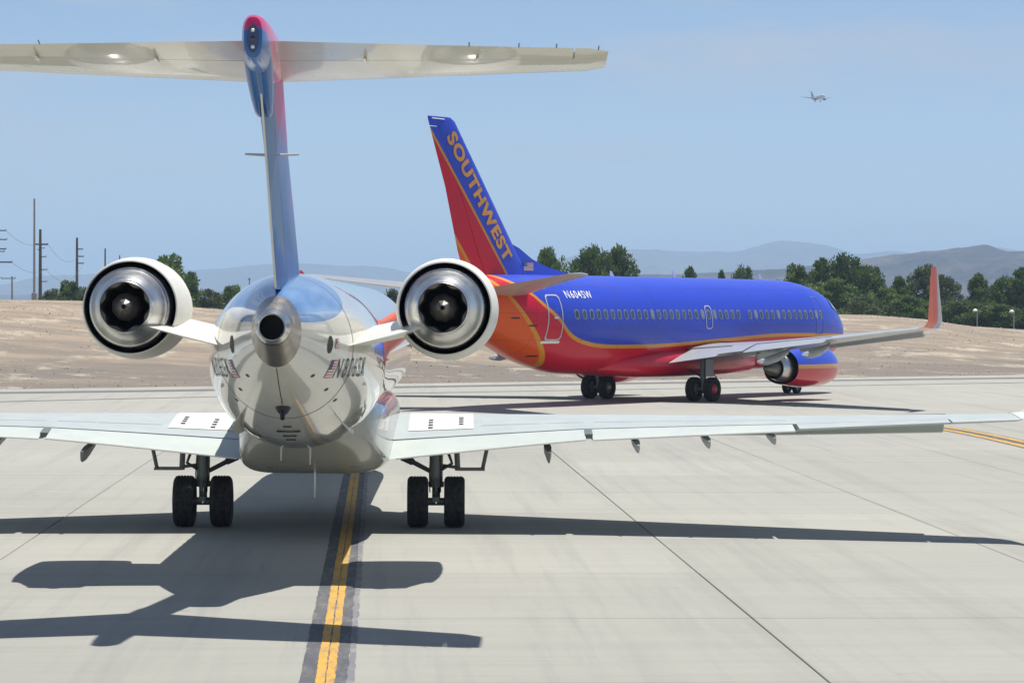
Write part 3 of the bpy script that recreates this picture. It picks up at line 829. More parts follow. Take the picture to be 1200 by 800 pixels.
# nose gear
ng = MB().tube([(0, 17.25, 0.26), (0, 17.35, 1.8)], 0.07, 12).tube([(-0.2, 17.25, 0.26), (0.2, 17.25, 0.26)], 0.04, 10).build('nose_gear', M_gear, jet)
for dx in (-1, 1): wheel(ng, (dx*0.19, 17.25, 0.262), 0.262, 0.17, 0.14, dx)

# fittings on the aft fuselage
def aft_z(w, t): return hullA.ang(w, t)
for sd in (-1, 1):
    # ventral strakes
    rings = []
    for w, hgt in ((-6.3, 0.02), (-7.2, 0.10), (-8.0, 0.17), (-8.9, 0.23), (-9.05, 0.21), (-9.12, 0.04)):
        t = R(-90+sd*38); p = hullA.ang(w, t, -0.03); q_ = hullA.ang(w, t, hgt)
        rings.append([(p[0]-0.014, w, p[2]), (p[0]+0.014, w, p[2]), (q_[0]+0.006, w, q_[2]), (q_[0]-0.006, w, q_[2])])
    MB().loft(rings).build('ventral_strake', M_white, jet)
    # oval pressure vents
    el = [(-10.72+0.10*math.cos(t), 3.36+0.125*math.sin(t)) for t in [2*PI*k/20 for k in range(20)]]
    patch(hullA, el, sd, 0.006).build('oval_vent', M_black, jet)
    for w, z in ((-10.9, 2.93), (-10.2, 2.72), (-9.6, 2.55), (-10.4, 2.95), (-9.2, 2.9)):
        patch(hullA, rrect(w-0.04, w+0.04, z-0.02, z+0.02, 0.01, 2), sd, 0.005).build('drain_port', M_black, jet)
    # registration and flag
    if sd > 0:
        lettering('registration_letters', 'N806SK', lambda a, b: hullA.at(-10.30+1.35*a, 2.88+0.28*b, 1, 0.010), M_letter, jet, 0.0, 1.4)
        flag(lambda a, b: hullA.at(-10.56+0.20*a, 2.89+0.25*b, 1, 0.010), jet)
        flag(lambda a, b: hullA.at(-10.52+0.13*a, 3.30+0.14*b, 1, 0.010), jet)
    else:
        lettering('registration_letters', 'N806SK', lambda a, b: hullA.at(-8.95-1.35*a, 2.88+0.28*b, -1, 0.010), M_letter, jet, 0.0, 1.4)
        flag(lambda a, b: hullA.at(-10.56+0.20*a, 2.89+0.25*b, -1, 0.010), jet)
# seams round the aft fuselage
for w in (-6.9, -9.75):
    a = hullA
    MB().loft([[a.ang(w+d, 2*PI*k/72, 0.004) for k in range(72)] for d in (-0.008, 0.008)], False, False).build('skin_seam', M_seam, jet, False)
sm = [hullA.ang(w, -PI/2, 0.004) for w in span(-11.68, -10.4, 10)]
MB().loft([[(p[0]-0.006, p[1], p[2]), (p[0]+0.006, p[1], p[2])] for p in sm], False, False, False).build('skin_seam', M_seam, jet, False)
# red anti-collision lamp with its shroud below the tail
p = hullA.ang(-10.25, R(-90), 0)
MB().lathe([(0.08, 0.10), (0.03, 0.11), (-0.02, 0.10), (-0.07, 0.07), (-0.10, 0.03), (-0.105, 0.005)], 'z', 24, (p[0], p[1], p[2])).tube([(0, -10.3, p[2]-0.05), (0, -10.38, p[2]-0.15)], [0.045, 0.03], 10).build('beacon', M_black, jet)
for w, hw in ((-9.25, 0.06), (-8.95, 0.17), (-8.65, 0.10), (-8.35, 0.07)):
    z = hullA.bot(w)
    MB().box((-hw, w-0.05, z-0.006), (hw, w+0.05, z+0.03)).build('belly_louvre', M_black, jet)
for x, w, hgt in ((0.12, -5.3, 0.30), (-0.32, -5.6, 0.26), (0.05, -2.6, 0.42), (-0.8, -6.0, 0.16)):
    z = (fz(w) if w > -4 else hullA.ang(w, -PI/2+math.asin(x/1.34), 0)[2])
    MB().loft([[(x-0.012, w+0.10, z+0.05), (x+0.012, w+0.10, z+0.05), (x+0.012, w-0.12, z+0.05), (x-0.012, w-0.12, z+0.05)], [(x-0.006, w-0.02, z-hgt), (x+0.006, w-0.02, z-hgt), (x+0.006, w-0.14, z-hgt), (x-0.006, w-0.14, z-hgt)]]).build('blade_antenna', M_white, jet)
# cabin and cockpit glazing further forward
for sd in (-1, 1):
    w0 = patch(hullA, rrect(0, 0.28, 3.30, 3.66, 0.09, 4), sd, 0.006)
    base = None
    for k in range(24):
        if base is None:
            base = w0.build('cabin_window', M_glassd, jet); base.location = (0, -4.6, 0)
        else:
            o = base.copy(); COL.objects.link(o); o.location = (0, -4.6+0.79*k, 0)
    patch(hullA, [(17.6, 3.45), (18.5, 3.2), (18.55, 3.45), (17.7, 3.85)], sd, 0.006).build('cockpit_window', M_glassd, jet)
    patch(hullA, [(18.6, 3.2), (19.2, 3.0), (19.0, 3.25), (18.65, 3.5)], sd, 0.006).build('cockpit_window', M_glassd, jet)

# ================================================================== AIRLINER (blue, red and orange)
air = empty('airliner', (5.8722, 121.1784, 0), -0.6003)
tag(air, 'blue, red and orange twin-jet airliner with gold lettering on its tall fin', 'airplane')
hullB = Hull([(16.6, 0.03, 2.86, 2.76), (16.4, 0.42, 3.22, 2.38), (15.85, 0.86, 3.68, 1.98), (15.0, 1.24, 4.22, 1.62), (13.8, 1.57, 4.78, 1.38), (12.5, 1.77, 5.05, 1.25), (10.9, 1.88, 5.19, 1.20), (5, 1.88, 5.22, 1.20), (-5.2, 1.88, 5.22, 1.20),
              (-7.3, 1.86, 5.22, 1.26), (-9.4, 1.70, 5.22, 1.62), (-11.5, 1.38, 5.20, 2.28), (-13.5, 0.95, 5.12, 3.08), (-14.9, 0.55, 4.98, 3.74), (-15.7, 0.25, 4.84, 4.2), (-15.95, 0.06, 4.65, 4.42)])
C_blue, C_red, C_org, C_gold = (0.026, 0.066, 0.55), (0.60, 0.004, 0.032), (0.78, 0.10, 0.010), (0.68, 0.29, 0.02)
bpts = [(-12.6, 5.30), (-11.13, 4.58), (-10.38, 4.02), (-9.46, 3.40), (-8.8, 2.86), (-8.2, 2.62), (-7.6, 2.49), (-6.77, 2.39), (-5.6, 2.34), (-4.4, 2.33), (-1, 2.37), (3.2, 2.55), (8.9, 2.74), (13, 2.70), (17.2, 2.62)]
def air_skin():
    n = NT('airliner_livery')
    P = n.coord(); s = n.sep(P)
    def shifted(k):
        out = []
        for i, (w, z) in enumerate(bpts):
            a, b = bpts[max(i-1, 0)], bpts[min(i+1, len(bpts)-1)]
            sl_ = (b[1]-a[1])/(b[0]-a[0]); out.append((w, z+k*math.sqrt(1+sl_*sl_)))
        return out
    up = n.curve(s[1], -12.6, 17.2, 0, 6, shifted(0.075)); dn = n.curve(s[1], -12.6, 17.2, 0, 6, shifted(-0.075))
    is_blue = n.math('MULTIPLY', n.math('GREATER_THAN', s[2], up), n.math('GREATER_THAN', s[1], -12.4))
    over_dn = n.math('MULTIPLY', n.math('GREATER_THAN', s[2], dn), n.math('GREATER_THAN', s[1], -12.4))
    lin = n.math('ADD', s[2], n.math('MULTIPLY', n.math('ADD', s[1], 9.46), 0.874))    # 1.72 on the orange edge
    lin = n.math('ADD', lin, n.math('MULTIPLY', n.math('POWER', n.math('SUBTRACT', s[2], 2.9), 2.0), -0.06))
    c = n.mix(n.math('LESS_THAN', lin, 1.88), C_red, C_gold)
    c = n.mix(n.math('LESS_THAN', lin, 1.66), c, C_org)
    c = n.mix(over_dn, c, C_gold)
    c = n.mix(is_blue, c, C_blue)
    c = n.mix(n.math('LESS_THAN', s[1], -15.6), c, (0.4, 0.4, 0.4))
    grime = n.noise(n.mapping(P, (1, 0.3, 2)), 1.0, 6, 0.7)
    c = n.mix(n.maprange(grime, 0.5, 0.8, 0, 0.16), c, (0.10, 0.09, 0.09))
    seam = n.math('LESS_THAN', n.math('ABSOLUTE', n.math('SUBTRACT', n.math('FRACT', n.math('MULTIPLY', n.math('ADD', s[1], 40.0), 0.36)), 0.5)), 0.007)
    lap = n.math('LESS_THAN', n.math('ABSOLUTE', n.math('SUBTRACT', n.math('FRACT', n.math('MULTIPLY', s[2], 0.95)), 0.5)), 0.011)
    c = n.mix(n.math('MULTIPLY', n.math('MAXIMUM', seam, lap), 0.30), c, (0.02, 0.02, 0.03))
    streak = n.noise(n.mapping(P, (0.6, 3.5, 0.35)), 1.0, 4, 0.7)
    c = n.mix(n.maprange(streak, 0.55, 0.75, 0, 0.22), c, (0.07, 0.06, 0.07))
    n.set(color=c, rough=n.maprange(grime, 0.3, 0.7, 0.30, 0.46), coat=0.2, coatr=0.05, spec=0.25)
    n.bump(n.noise(n.mapping(P, (1, 1.0, 1.4)), 0.9, 2), 0.25, 0.03)
    return n.m
def fin_skin():
    n = NT('airliner_fin_livery')
    P = n.coord(); s = n.sep(P)
    # side of a line through (w0,z0) and (w1,z1): positive towards the leading edge
    def line(w0, z0, w1, z1):
        dw, dz = w1-w0, z1-z0; L = math.hypot(dw, dz)
        return n.math('ADD', n.math('MULTIPLY', n.math('SUBTRACT', s[1], w0), -dz/L), n.math('MULTIPLY', n.math('SUBTRACT', s[2], z0), dw/L))
    a = line(-16.18, 10.92, -10.93, 5.09); b = line(-15.32, 7.73, -13.36, 5.55)
    c = n.mix(n.math('GREATER_THAN', b, -0.07), C_org, C_gold)
    c = n.mix(n.math('GREATER_THAN', b, 0.07), c, C_red)
    c = n.mix(n.math('GREATER_THAN', a, -0.05), c, C_gold)
    c = n.mix(n.math('GREATER_THAN', a, 0.055), c, C_blue)
    c = n.mix(n.maprange(n.noise(n.mapping(P, (1, 1, 0.3)), 1.3, 5, 0.7), 0.5, 0.8, 0, 0.15), c, (0.10, 0.09, 0.09))
    n.set(color=c, rough=0.4, coat=0.15, coatr=0.08, spec=0.25)
    return n.m
def nac_skin():
    n = NT('airliner_nacelle_livery')
    s = n.sep(n.coord())
    c = n.mix(n.math('GREATER_THAN', s[2], -0.03), C_red, C_gold)
    c = n.mix(n.math('GREATER_THAN', s[2], 0.14), c, C_blue)
    n.set(color=c, rough=0.3, coat=0.8, coatr=0.05)
    return n.m
def winglet_skin():
    n = NT('airliner_winglet_livery')
    s = n.sep(n.coord())
    # trailing edge line of the winglet, swept with height
    te_ = n.math('ADD', -3.72, n.math('MULTIPLY', n.math('SUBTRACT', s[2], 3.1), -0.50))
    f = n.math('SUBTRACT', s[1], te_)
    c = n.mix(n.math('GREATER_THAN', f, 0.24), (0.70, 0.055, 0.012), (0.58, 0.012, 0.022))
    c = n.mix(n.math('GREATER_THAN', f, 0.62), c, (0.36, 0.37, 0.39))
    c = n.mix(n.math('MULTIPLY', n.math('LESS_THAN', s[2], 3.35), n.math('GREATER_THAN', f, 0.7)), c, (0.10, 0.16, 0.50))
    n.set(color=c, rough=0.3, coat=0.8, coatr=0.05)
    return n.m
M_liv, M_fin7, M_nac7, M_wlet = air_skin(), fin_skin(), nac_skin(), winglet_skin()
M_gold = paint('gold_lettering', C_gold, 0.4, 0.4)
M_gr7 = paint('airliner_wing_grey', (0.40, 0.42, 0.43), 0.35, 0.3)
M_st7 = paint('airliner_stabiliser_grey', (0.40, 0.38, 0.36), 0.35, 0.4)
M_red7 = paint('airliner_red', C_red, 0.4, 0.3)
M_frame7 = plain('window_frame_grey', (0.19, 0.24, 0.43), 0.4)
M_panes = [plain('window_pane', (0.045, 0.055, 0.06), 0.10, 0, 1.0), plain('window_pane_clear', (0.02, 0.025, 0.03), 0.08, 0, 1.0), plain('window_pane_blind', (0.22, 0.23, 0.22), 0.3, 0, 0.6)]
M_dorl = plain('door_outline_paint', (0.50, 0.53, 0.62), 0.5)
M_dorf = plain('faint_door_outline_paint', (0.10, 0.15, 0.45), 0.5)

fusB = hullB.mesh(96).build('fuselage', M_liv, air)
# belly and wing root fairing
def bf(w, hw, zb, zt):
    return srect(w, hw, (zb+zt)/2, (zt-zb)/2, 40, 3.0)
MB().loft([bf(7.2, 0.9, 1.25, 1.8), bf(6.2, 1.6, 1.08, 2.1), bf(4, 1.95, 1.0, 2.3), bf(0, 1.98, 0.98, 2.3), bf(-2.4, 1.85, 1.02, 2.2), bf(-4.2, 1.45, 1.12, 2.0), bf(-5.4, 0.8, 1.26, 1.7)]).build('belly_fairing', M_red7, air)

# fin with dorsal fillet, rudder
fin7 = Surf([(4.6, (0, -8.75, 4.6), 4.6, 0.085, 0, 90), (5.1, (0, -9.2, 5.1), 4.45, 0.085, 0, 90), (6.04, (0, -10.12, 6.04), 3.98, 0.085, 0, 90), (8.49, (0, -12.2, 8.49), 2.74, 0.09, 0, 90), (11.0, (0, -14.35, 11.0), 1.72, 0.09, 0, 90), (11.14, (0, -14.62, 11.14), 1.48, 0.05, 0, 90)])
F7 = [4.6, 5.1, 5.6, 6.04, 7, 8, 8.49, 9.5, 10.5, 11.0, 11.14]
fino = fin7.piece(F7, 0, 0.70, n=12).build('fin', M_fin7, air)
rud7 = fin7.piece([5.05, 5.6, 6.04, 7, 8, 8.49, 9.5, 10.5, 10.75], 0.708, 1.0, n=6).build('rudder', M_fin7, fino)
fin7.piece([10.78, 11.0, 11.14], 0.70, 1.0, n=6).build('fin_cap', M_fin7, fino)
df = []
for w, zt in ((-5.9, 5.24), (-6.8, 5.36), (-8.0, 5.55), (-9.0, 5.84), (-9.9, 6.25), (-10.4, 6.4), (-11.4, 6.2)):
    h_ = 0.02+0.16*min(1, (-5.9-w)/5)
    df.append([(-h_, w, 4.9), (-h_*0.9, w, 5.2), (-h_*0.35, w, (zt+5.2)/2), (0, w, zt), (h_*0.35, w, (zt+5.2)/2), (h_*0.9, w, 5.2), (h_, w, 4.9)])
MB().loft(df).build('dorsal_fillet', M_fin7, fino)
def fin_x(w, z):
    le, ch, t, _, _ = fin7.sec(z); return ch*thick(min(1, max(0.02, (le[1]-w)/ch)), t)
B0_, B1_, K0 = Vector((-15.02, 10.36)), Vector((-11.18, 5.62)), Vector((-14.42, 10.72))
def on_fin(a, b, sd=1):
    v = B0_+(B1_-B0_)*a+(K0-B0_)*b*0.92
    return (sd*(fin_x(v[0], v[1])+0.02), v[0], v[1])
lettering('fin_letters', 'SOUTHWEST', lambda a, b: on_fin(a, b, 1), M_gold, fino, 0.045, 1.12)
flag(lambda a, b: (fin_x(-9.8+0.75*a, 5.4)+0.06, -9.85+0.75*a, 5.36+0.34*b), fino)
MB().tube([(0.06, -15.9, 11.06), (0.06, -15.1, 11.05)], 0.02, 6).build('fin_cap_trim', M_letterw, fino)

# tailplane
for sd in (-1, 1):
    s7 = Surf([(0.5, (0.5, -10.6, 4.42), 3.75, 0.10, -1.0, 0), (6.3, (6.3, -14.62, 5.12), 1.42, 0.09, -1.0, 0), (6.42, (6.42, -14.95, 5.13), 1.0, 0.06, -1.0, 0)], sd)
    so = s7.piece([0.5, 2, 3.5, 5, 6.3, 6.42], 0, 0.68, n=10).build('tailplane', M_st7, air)
    s7.piece([0.95, 2, 3.5, 5, 6.1], 0.688, 1.0, n=6).build('elevator', M_st7, so)
    s7.piece([6.12, 6.3, 6.42], 0.68, 1.0, n=6).build('elevator_tip', M_st7, so)

# wings
for sd in (-1, 1):
    W = Surf([(1.2, (1.2, 6.0, 1.90), 7.7, 0.125, 0.8, 0), (2.0, (2.0, 4.75, 1.97), 6.4, 0.125, 0.8, 0), (5.0, (5.0, 2.75, 2.27), 4.2, 0.115, 0.8, 0), (9.5, (9.5, 0.40, 2.68), 2.85, 0.105, 0.5, 0), (14.35, (14.35, -2.15, 3.13), 1.58, 0.10, 0, 0)], sd, 0.015)
    wo_ = W.piece([1.2, 1.6, 2, 3, 4, 5, 6.5, 8, 9.5, 11, 12.7, 14.35], 0, 0.70, n=14).build('wing', M_gr7, air)
    f1 = W.piece([1.95, 3, 4.1], 0.70, 1.0, defl=6, shift=(0.012, -0.008), n=7).build('flap', M_gr7, wo_)
    f2 = W.piece([5.4, 6.8, 8.2, 9.6], 0.70, 1.0, defl=6, shift=(0.012, -0.008), n=7).build('flap', M_gr7, wo_)
    W.piece([4.14, 4.8, 5.36], 0.705, 1.0, defl=4, n=6).build('thrust_gate', M_gr7, wo_)
    W.piece([9.64, 11, 12.7], 0.708, 1.0, defl=0, n=6).build('aileron', M_gr7, wo_)
    W.piece([12.74, 13.5, 14.35], 0.70, 1.0, n=6).build('wing_tip', M_gr7, wo_)
    # slats
    for a, b in ((5.9, 8.2), (8.25, 10.8), (10.85, 13.6)):
        rings = []
        for q in span(a, b, 3):
            le, ch, t, inc, _ = W.sec(q); c = 0.42
            rings.append([(sd*le[0], le[1]+0.24-x*0.92+z*0.35, le[2]-0.24+x*0.40+z*0.92) for x, z in ((0, 0), (0.05, 0.06), (0.2, 0.12), (c, 0.16), (c, 0.14), (0.2, 0.02), (0.1, -0.05), (0.03, -0.04))])
        MB().loft(rings).build('slat', M_gr7, wo_)
    # canoe fairings with white tips
    for q in (6.6, 8.9):
        p = W.low(q, 0.55); e_ = W.pt(q, 1.10, -0.14)
        rings = []
        for f, hw, dp in ((0, 0.02, 0.02), (0.15, 0.14, 0.22), (0.45, 0.17, 0.36), (0.8, 0.13, 0.34), (1.0, 0.07, 0.22), (1.12, 0.015, 0.10)):
            y = p[1]+0.4+(e_[1]-p[1]-0.4)*f; z = p[2]+(e_[2]-p[2])*f
            rings.append([(p[0]+hw*math.cos(t), y, z-dp*0.5+dp*0.5*math.sin(t)) for t in [2*PI*k/14 for k in range(14)]])
        co = MB().loft(rings).build('flap_track_fairing', M_gr7, wo_)
        MB().tube([(p[0], e_[1]+0.05, e_[2]-0.12), (p[0], e_[1]-0.28, e_[2]-0.11)], [0.085, 0.02], 10).build('fairing_tip', M_letterw, co)
    # blended winglet
    wl = Surf([(0, (14.33, -2.14, 3.13), 1.58, 0.10, 0, 0), (1, (14.72, -2.45, 3.20), 1.42, 0.095, 0, 28), (2, (14.95, -2.75, 3.42), 1.26, 0.09, 0, 62), (3, (15.06, -3.05, 3.78), 1.12, 0.085, 0, 76), (4, (15.42, -4.15, 5.42), 0.55, 0.08, 0, 80), (4.3, (15.44, -4.35, 5.52), 0.34, 0.05, 0, 80)], sd)
    wl.piece([0, 0.5, 1, 1.5, 2, 2.5, 3, 3.5, 4, 4.3], 0, 1.0, n=10).build('winglet', M_wlet, wo_)

# engines
def flat_ring(y, r, drop=1.0, n=56, sx=1.06):
    out = []
    for k in range(n):
        t = 2*PI*k/n; z = r*math.sin(t)
        if z < -0.55*r: z = -0.55*r+(z+0.55*r)*drop
        out.append((r*sx*math.cos(t), y, z))
    return out
for sd in (-1, 1):
    prof_ = [(6.05, 0.70), (6.22, 0.74), (6.28, 0.79), (6.2, 0.85), (5.9, 0.92), (5.3, 0.975), (4.6, 0.985), (3.9, 0.95), (3.2, 0.87), (2.72, 0.80), (2.71, 0.785), (2.85, 0.77)]
    na = MB().loft([flat_ring(y, r, 0.72) for y, r in prof_], False, False).build('nacelle', M_nac7, air)
    na.location = (sd*4.83, 0, 1.40)
    MB().loft([flat_ring(y, r, 0.72) for y, r in ((6.06, 0.70), (5.3, 0.72), (5.2, 0.2))], False, True).build('fan_intake', M_dark, na)
    MB().loft([flat_ring(y, r, 0.72) for y, r in ((2.74, 0.784), (3.5, 0.80), (4.0, 0.72))], False, False).build('fan_duct', M_duct, na)
    MB().lathe([(6.05, 0.702), (6.23, 0.742), (6.292, 0.79), (6.21, 0.853), (6.06, 0.893)], 'y', 56).build('intake_lip', M_silver, na) if False else None
    MB().lathe([(4.0, 0.62), (3.2, 0.64), (2.7, 0.60), (2.3, 0.50), (2.15, 0.455), (2.14, 0.44), (2.5, 0.43)], 'y', 40, (0, 0, -0.02)).build('core_cowl', M_core, na)
    MB().lathe([(2.55, 0.43), (2.45, 0.36), (2.0, 0.31), (1.55, 0.18), (1.3, 0.08), (1.22, 0.02)], 'y', 32, (0, 0, -0.02), False, True).build('exhaust_plug', M_hot, na)
    MB().loft([[(a*hw, y, z) for a, z in ((-1, zb), (1, zb), (1, zt), (-1, zt))] for y, hw, zb, zt in ((5.2, 0.03, 0.86, 0.98), (4.4, 0.12, 0.80, 1.12), (3.0, 0.17, 0.60, 1.10), (1.6, 0.15, 0.42, 0.85), (0.6, 0.04, 0.40, 0.6))]).build('engine_pylon', M_gr7, na)

# landing gear
for sd in (-1, 1):
    leg = MB().tube([(0, 0, 0.42), (0, 0, 0.95)], 0.09, 14).tube([(0, 0, 0.9), (-sd*0.05, 0.1, 2.05)], [0.13, 0.15], 14).tube([(-0.42, 0, 0.51), (0.42, 0, 0.51)], 0.08, 12).build('main_gear', M_gear, air)
    leg.location = (sd*2.61, 0, 0)
    for dx in (-1, 1):
        wheel(leg, (dx*0.43, 0, 0.51), 0.51, 0.37, 0.25, dx)
    if sd > 0:
        MB().lathe([(0, 0.235), (0.04, 0.22), (0.07, 0.16), (0.075, 0.02)], 'x', 20, (0.53, 0, 0.51), False, True).build('hub_cap', M_red7, leg)
    MB().tube([(-sd*0.1, 0, 1.05), (-sd*0.9, 0.1, 1.4)], 0.05, 8).build('side_brace', M_geard, leg)
    MB().tube([(0, 0.15, 1.3), (0, 0.75, 1.2), (0, 1.15, 0.95)], [0.035, 0.03, 0.02], 8).build('drag_rod', M_geard, leg)
    MB().box((sd*0.32-0.02, -0.30, 1.05), (sd*0.32+0.02, 0.30, 1.75)).build('gear_door', M_gr7, leg)
ng = MB().tube([(0, 12.45, 0.34), (0, 12.6, 1.6)], 0.09, 12).tube([(-0.3, 12.45, 0.34), (0.3, 12.45, 0.34)], 0.05, 10).build('nose_gear', M_gear, air)
for dx in (-1, 1): wheel(ng, (dx*0.25, 12.45, 0.342), 0.342, 0.21, 0.18, dx)
for sd in (-1, 1): MB().box((sd*0.42-0.015, 12.3, 0.75), (sd*0.42+0.015, 13.6, 1.35)).build('gear_door', M_gr7, ng)

# windows, doors, markings on the right side
for k in range(41):
    w = -8.42+0.508*k
    if 4.5 < w < 5.2 or 1.45 < w < 1.55: continue
    wo_ = patch(hullB, rrect(w-0.155, w+0.155, 3.43, 3.85, 0.12, 3), 1, 0.010).build('cabin_window', M_frame7, air)
    patch(hullB, rrect(w-0.098, w+0.098, 3.49, 3.79, 0.085, 3), 1, 0.018).build('pane', M_panes[random.choice((0, 0, 0, 1, 1, 2))], wo_)
for w0, w1, z0, z1, wd in ((-10.22, -9.32, 2.62, 4.42, 0.055), (1.47, 2.02, 3.02, 4.02, 0.045), (11.35, 12.15, 2.75, 4.45, 0.04)):
    d = outline(hullB, dense(rrect(w0, w1, z0, z1, 0.16)), dense(rrect(w0+wd, w1-wd, z0+wd, z1-wd, 0.16)), 1, 0.016).build('door_outline', M_dorf if w0 > 5 else M_dorl, air)
    if w1-w0 > 0.6:
        patch(hullB, rrect(w0+0.36, w0+0.62, z0+0.85, z0+0.93, 0.03, 2), 1, 0.016).build('handle', M_silver, d)
patch(hullB, rrect(-10.3, -9.3, 2.50, 2.60, 0.03, 2), 1, 0.012).build('scuff_plate', M_silver, air)
lettering('registration_letters', 'N604SW', lambda a, b: hullB.at(-8.80+1.85*a, 4.28+0.30*b, 1, 0.014), M_letterw, air, 0.010, 1.2)
for pts in ([(13.75, 3.95), (14.5, 3.75), (14.45, 4.1), (13.85, 4.4)], [(14.6, 3.7), (15.25, 3.45), (15.0, 3.85), (14.55, 4.1)]):
    patch(hullB, dense(pts, 4), 1, 0.03).build('cockpit_window', M_glassd, air)
for w, hh in ((9.5, 0.25), (2.0, 0.30), (-3.0, 0.22)):
    z = hullB.top(w)
    MB().loft([[(-0.015, w+0.15, z-0.03), (0.015, w+0.15, z-0.03), (0.015, w-0.2, z-0.03), (-0.015, w-0.2, z-0.03)], [(-0.008, w-0.1, z+hh), (0.008, w-0.1, z+hh), (0.008, w-0.22, z+hh), (-0.008, w-0.22, z+hh)]]).build('blade_antenna', M_letterw, air)
for w, z in ((-11.0, 3.2), (-10.1, 2.0), (-12.0, 3.5)):
    patch(hullB, rrect(w-0.22, w+0.22, z-0.03, z+0.03, 0.02, 2), 1, 0.012).build('vent_slot', M_black, air)

# ================================================================== AIRLINER ON APPROACH, far off in the sky
D_ = 3000.0
fly = empty('landing_airliner', ((957-600)/3343*D_, D_, 3.87+(362.5-115.0)/3343*D_), R(180+20))
fly.rotation_euler = (R(3), 0, R(180+17))
fly.scale = (1.12, 1.12, 1.12)
tag(fly, 'tiny pale airliner on approach in the sky with wheels down', 'airplane')
M_fly = paint('approach_body_white', (0.62, 0.60, 0.60), 0.4, 0.4)
M_flyd = paint('approach_dark_blue', (0.05, 0.06, 0.12), 0.4, 0.4)
hf = Hull([(16, 0.05, 0.1, -0.1), (15.4, 0.8, 0.8, -0.8), (14, 1.5, 1.6, -1.5), (12, 1.88, 2.0, -2.0), (-6, 1.88, 2.0, -2.0), (-11, 1.2, 1.9, -0.7), (-16, 0.2, 1.5, 0.9)])
hf.mesh(32).build('fuselage', M_fly, fly)
for sd in (-1, 1):
    Surf([(1.2, (1.2, 5.5, -1.0), 7, 0.13, 2, 0), (5, (5, 2.8, -0.6), 4.6, 0.12, 1, 0), (15.5, (15.5, -2.5, 0.8), 1.6, 0.1, 0, 0)], sd).piece([1.2, 3, 5, 9, 15.5], 0, 1, n=8).build('wing', M_flyd, fly)
    Surf([(0.4, (0.4, -10.8, 1.1), 3.6, 0.1, 0, 0), (6.3, (6.3, -14.5, 1.8), 1.3, 0.1, 0, 0)], sd).piece([0.4, 6.3], 0, 1, n=6).build('tailplane', M_flyd, fly)
    e = MB().lathe([(6.2, 0.75), (6.0, 0.95), (4.5, 1.0), (2.8, 0.8), (2.0, 0.4)], 'y', 20, (sd*4.9, 0, -2.0), True, True).build('nacelle', M_flyd, fly)
    g_ = MB().tube([(sd*2.6, 0, -1.2), (sd*2.6, 0, -3.2)], 0.2, 8).lathe([(-0.4, 0.3), (-0.4, 0.55), (0.4, 0.55), (0.4, 0.3)], 'x', 16, (sd*2.6, 0, -3.3), True, True).build('main_gear', M_black, fly)
Surf([(1.6, (0, -8.5, 1.6), 6.2, 0.08, 0, 90), (7.8, (0, -14.3, 7.8), 1.9, 0.08, 0, 90)]).piece([1.6, 7.8], 0, 1, n=8).build('fin', M_flyd, fly)
MB().tube([(0, 12.2, -1.6), (0, 12.2, -3.3)], 0.16, 8).lathe([(-0.35, 0.2), (-0.35, 0.42), (0.35, 0.42), (0.35, 0.2)], 'x', 14, (0, 12.2, -3.4), True, True).build('nose_gear', M_black, fly)

# ================================================================== TREES AND BUSHES
def leaf_mat(name, dark, mid, light):
    n = NT(name)
    v = n.noise(n.coord(), 0.9, 4, 0.6)
    at_ = n.new('ShaderNodeAttribute'); at_.attribute_name = 'leaf_tone'
    c = n.ramp(n.math('ADD', n.math('MULTIPLY', v, 0.5), n.math('MULTIPLY', at_.outputs['Fac'], 0.5)), [(0.25, dark), (0.5, mid), (0.78, light)])
    rnd = n.new('ShaderNodeObjectInfo').outputs['Random']
    c = n.mix(1.0, c, n.maprange(rnd, 0, 1, 0.85, 1.15), 'MULTIPLY')
    n.set(color=c, rough=0.65)
    tr = n.new('ShaderNodeBsdfTranslucent'); n.link(c, tr.inputs[0])
    mx = n.new('ShaderNodeMixShader'); mx.inputs[0].default_value = 0.30
    n.link(n.p.outputs[0], mx.inputs[1]); n.link(tr.outputs[0], mx.inputs[2])
    n.link(mx.outputs[0], n.t.nodes['Material Output'].inputs[0])
    return n.m
M_pine = leaf_mat('pine_needles', (0.042, 0.085, 0.020), (0.10, 0.17, 0.032), (0.20, 0.25, 0.055))
M_olive = leaf_mat('olive_leaves', (0.05, 0.08, 0.03), (0.095, 0.13, 0.045), (0.16, 0.18, 0.07))
M_bark = plain('tree_bark', (0.10, 0.075, 0.055), 0.9, 0, 0, 0.3, 8)
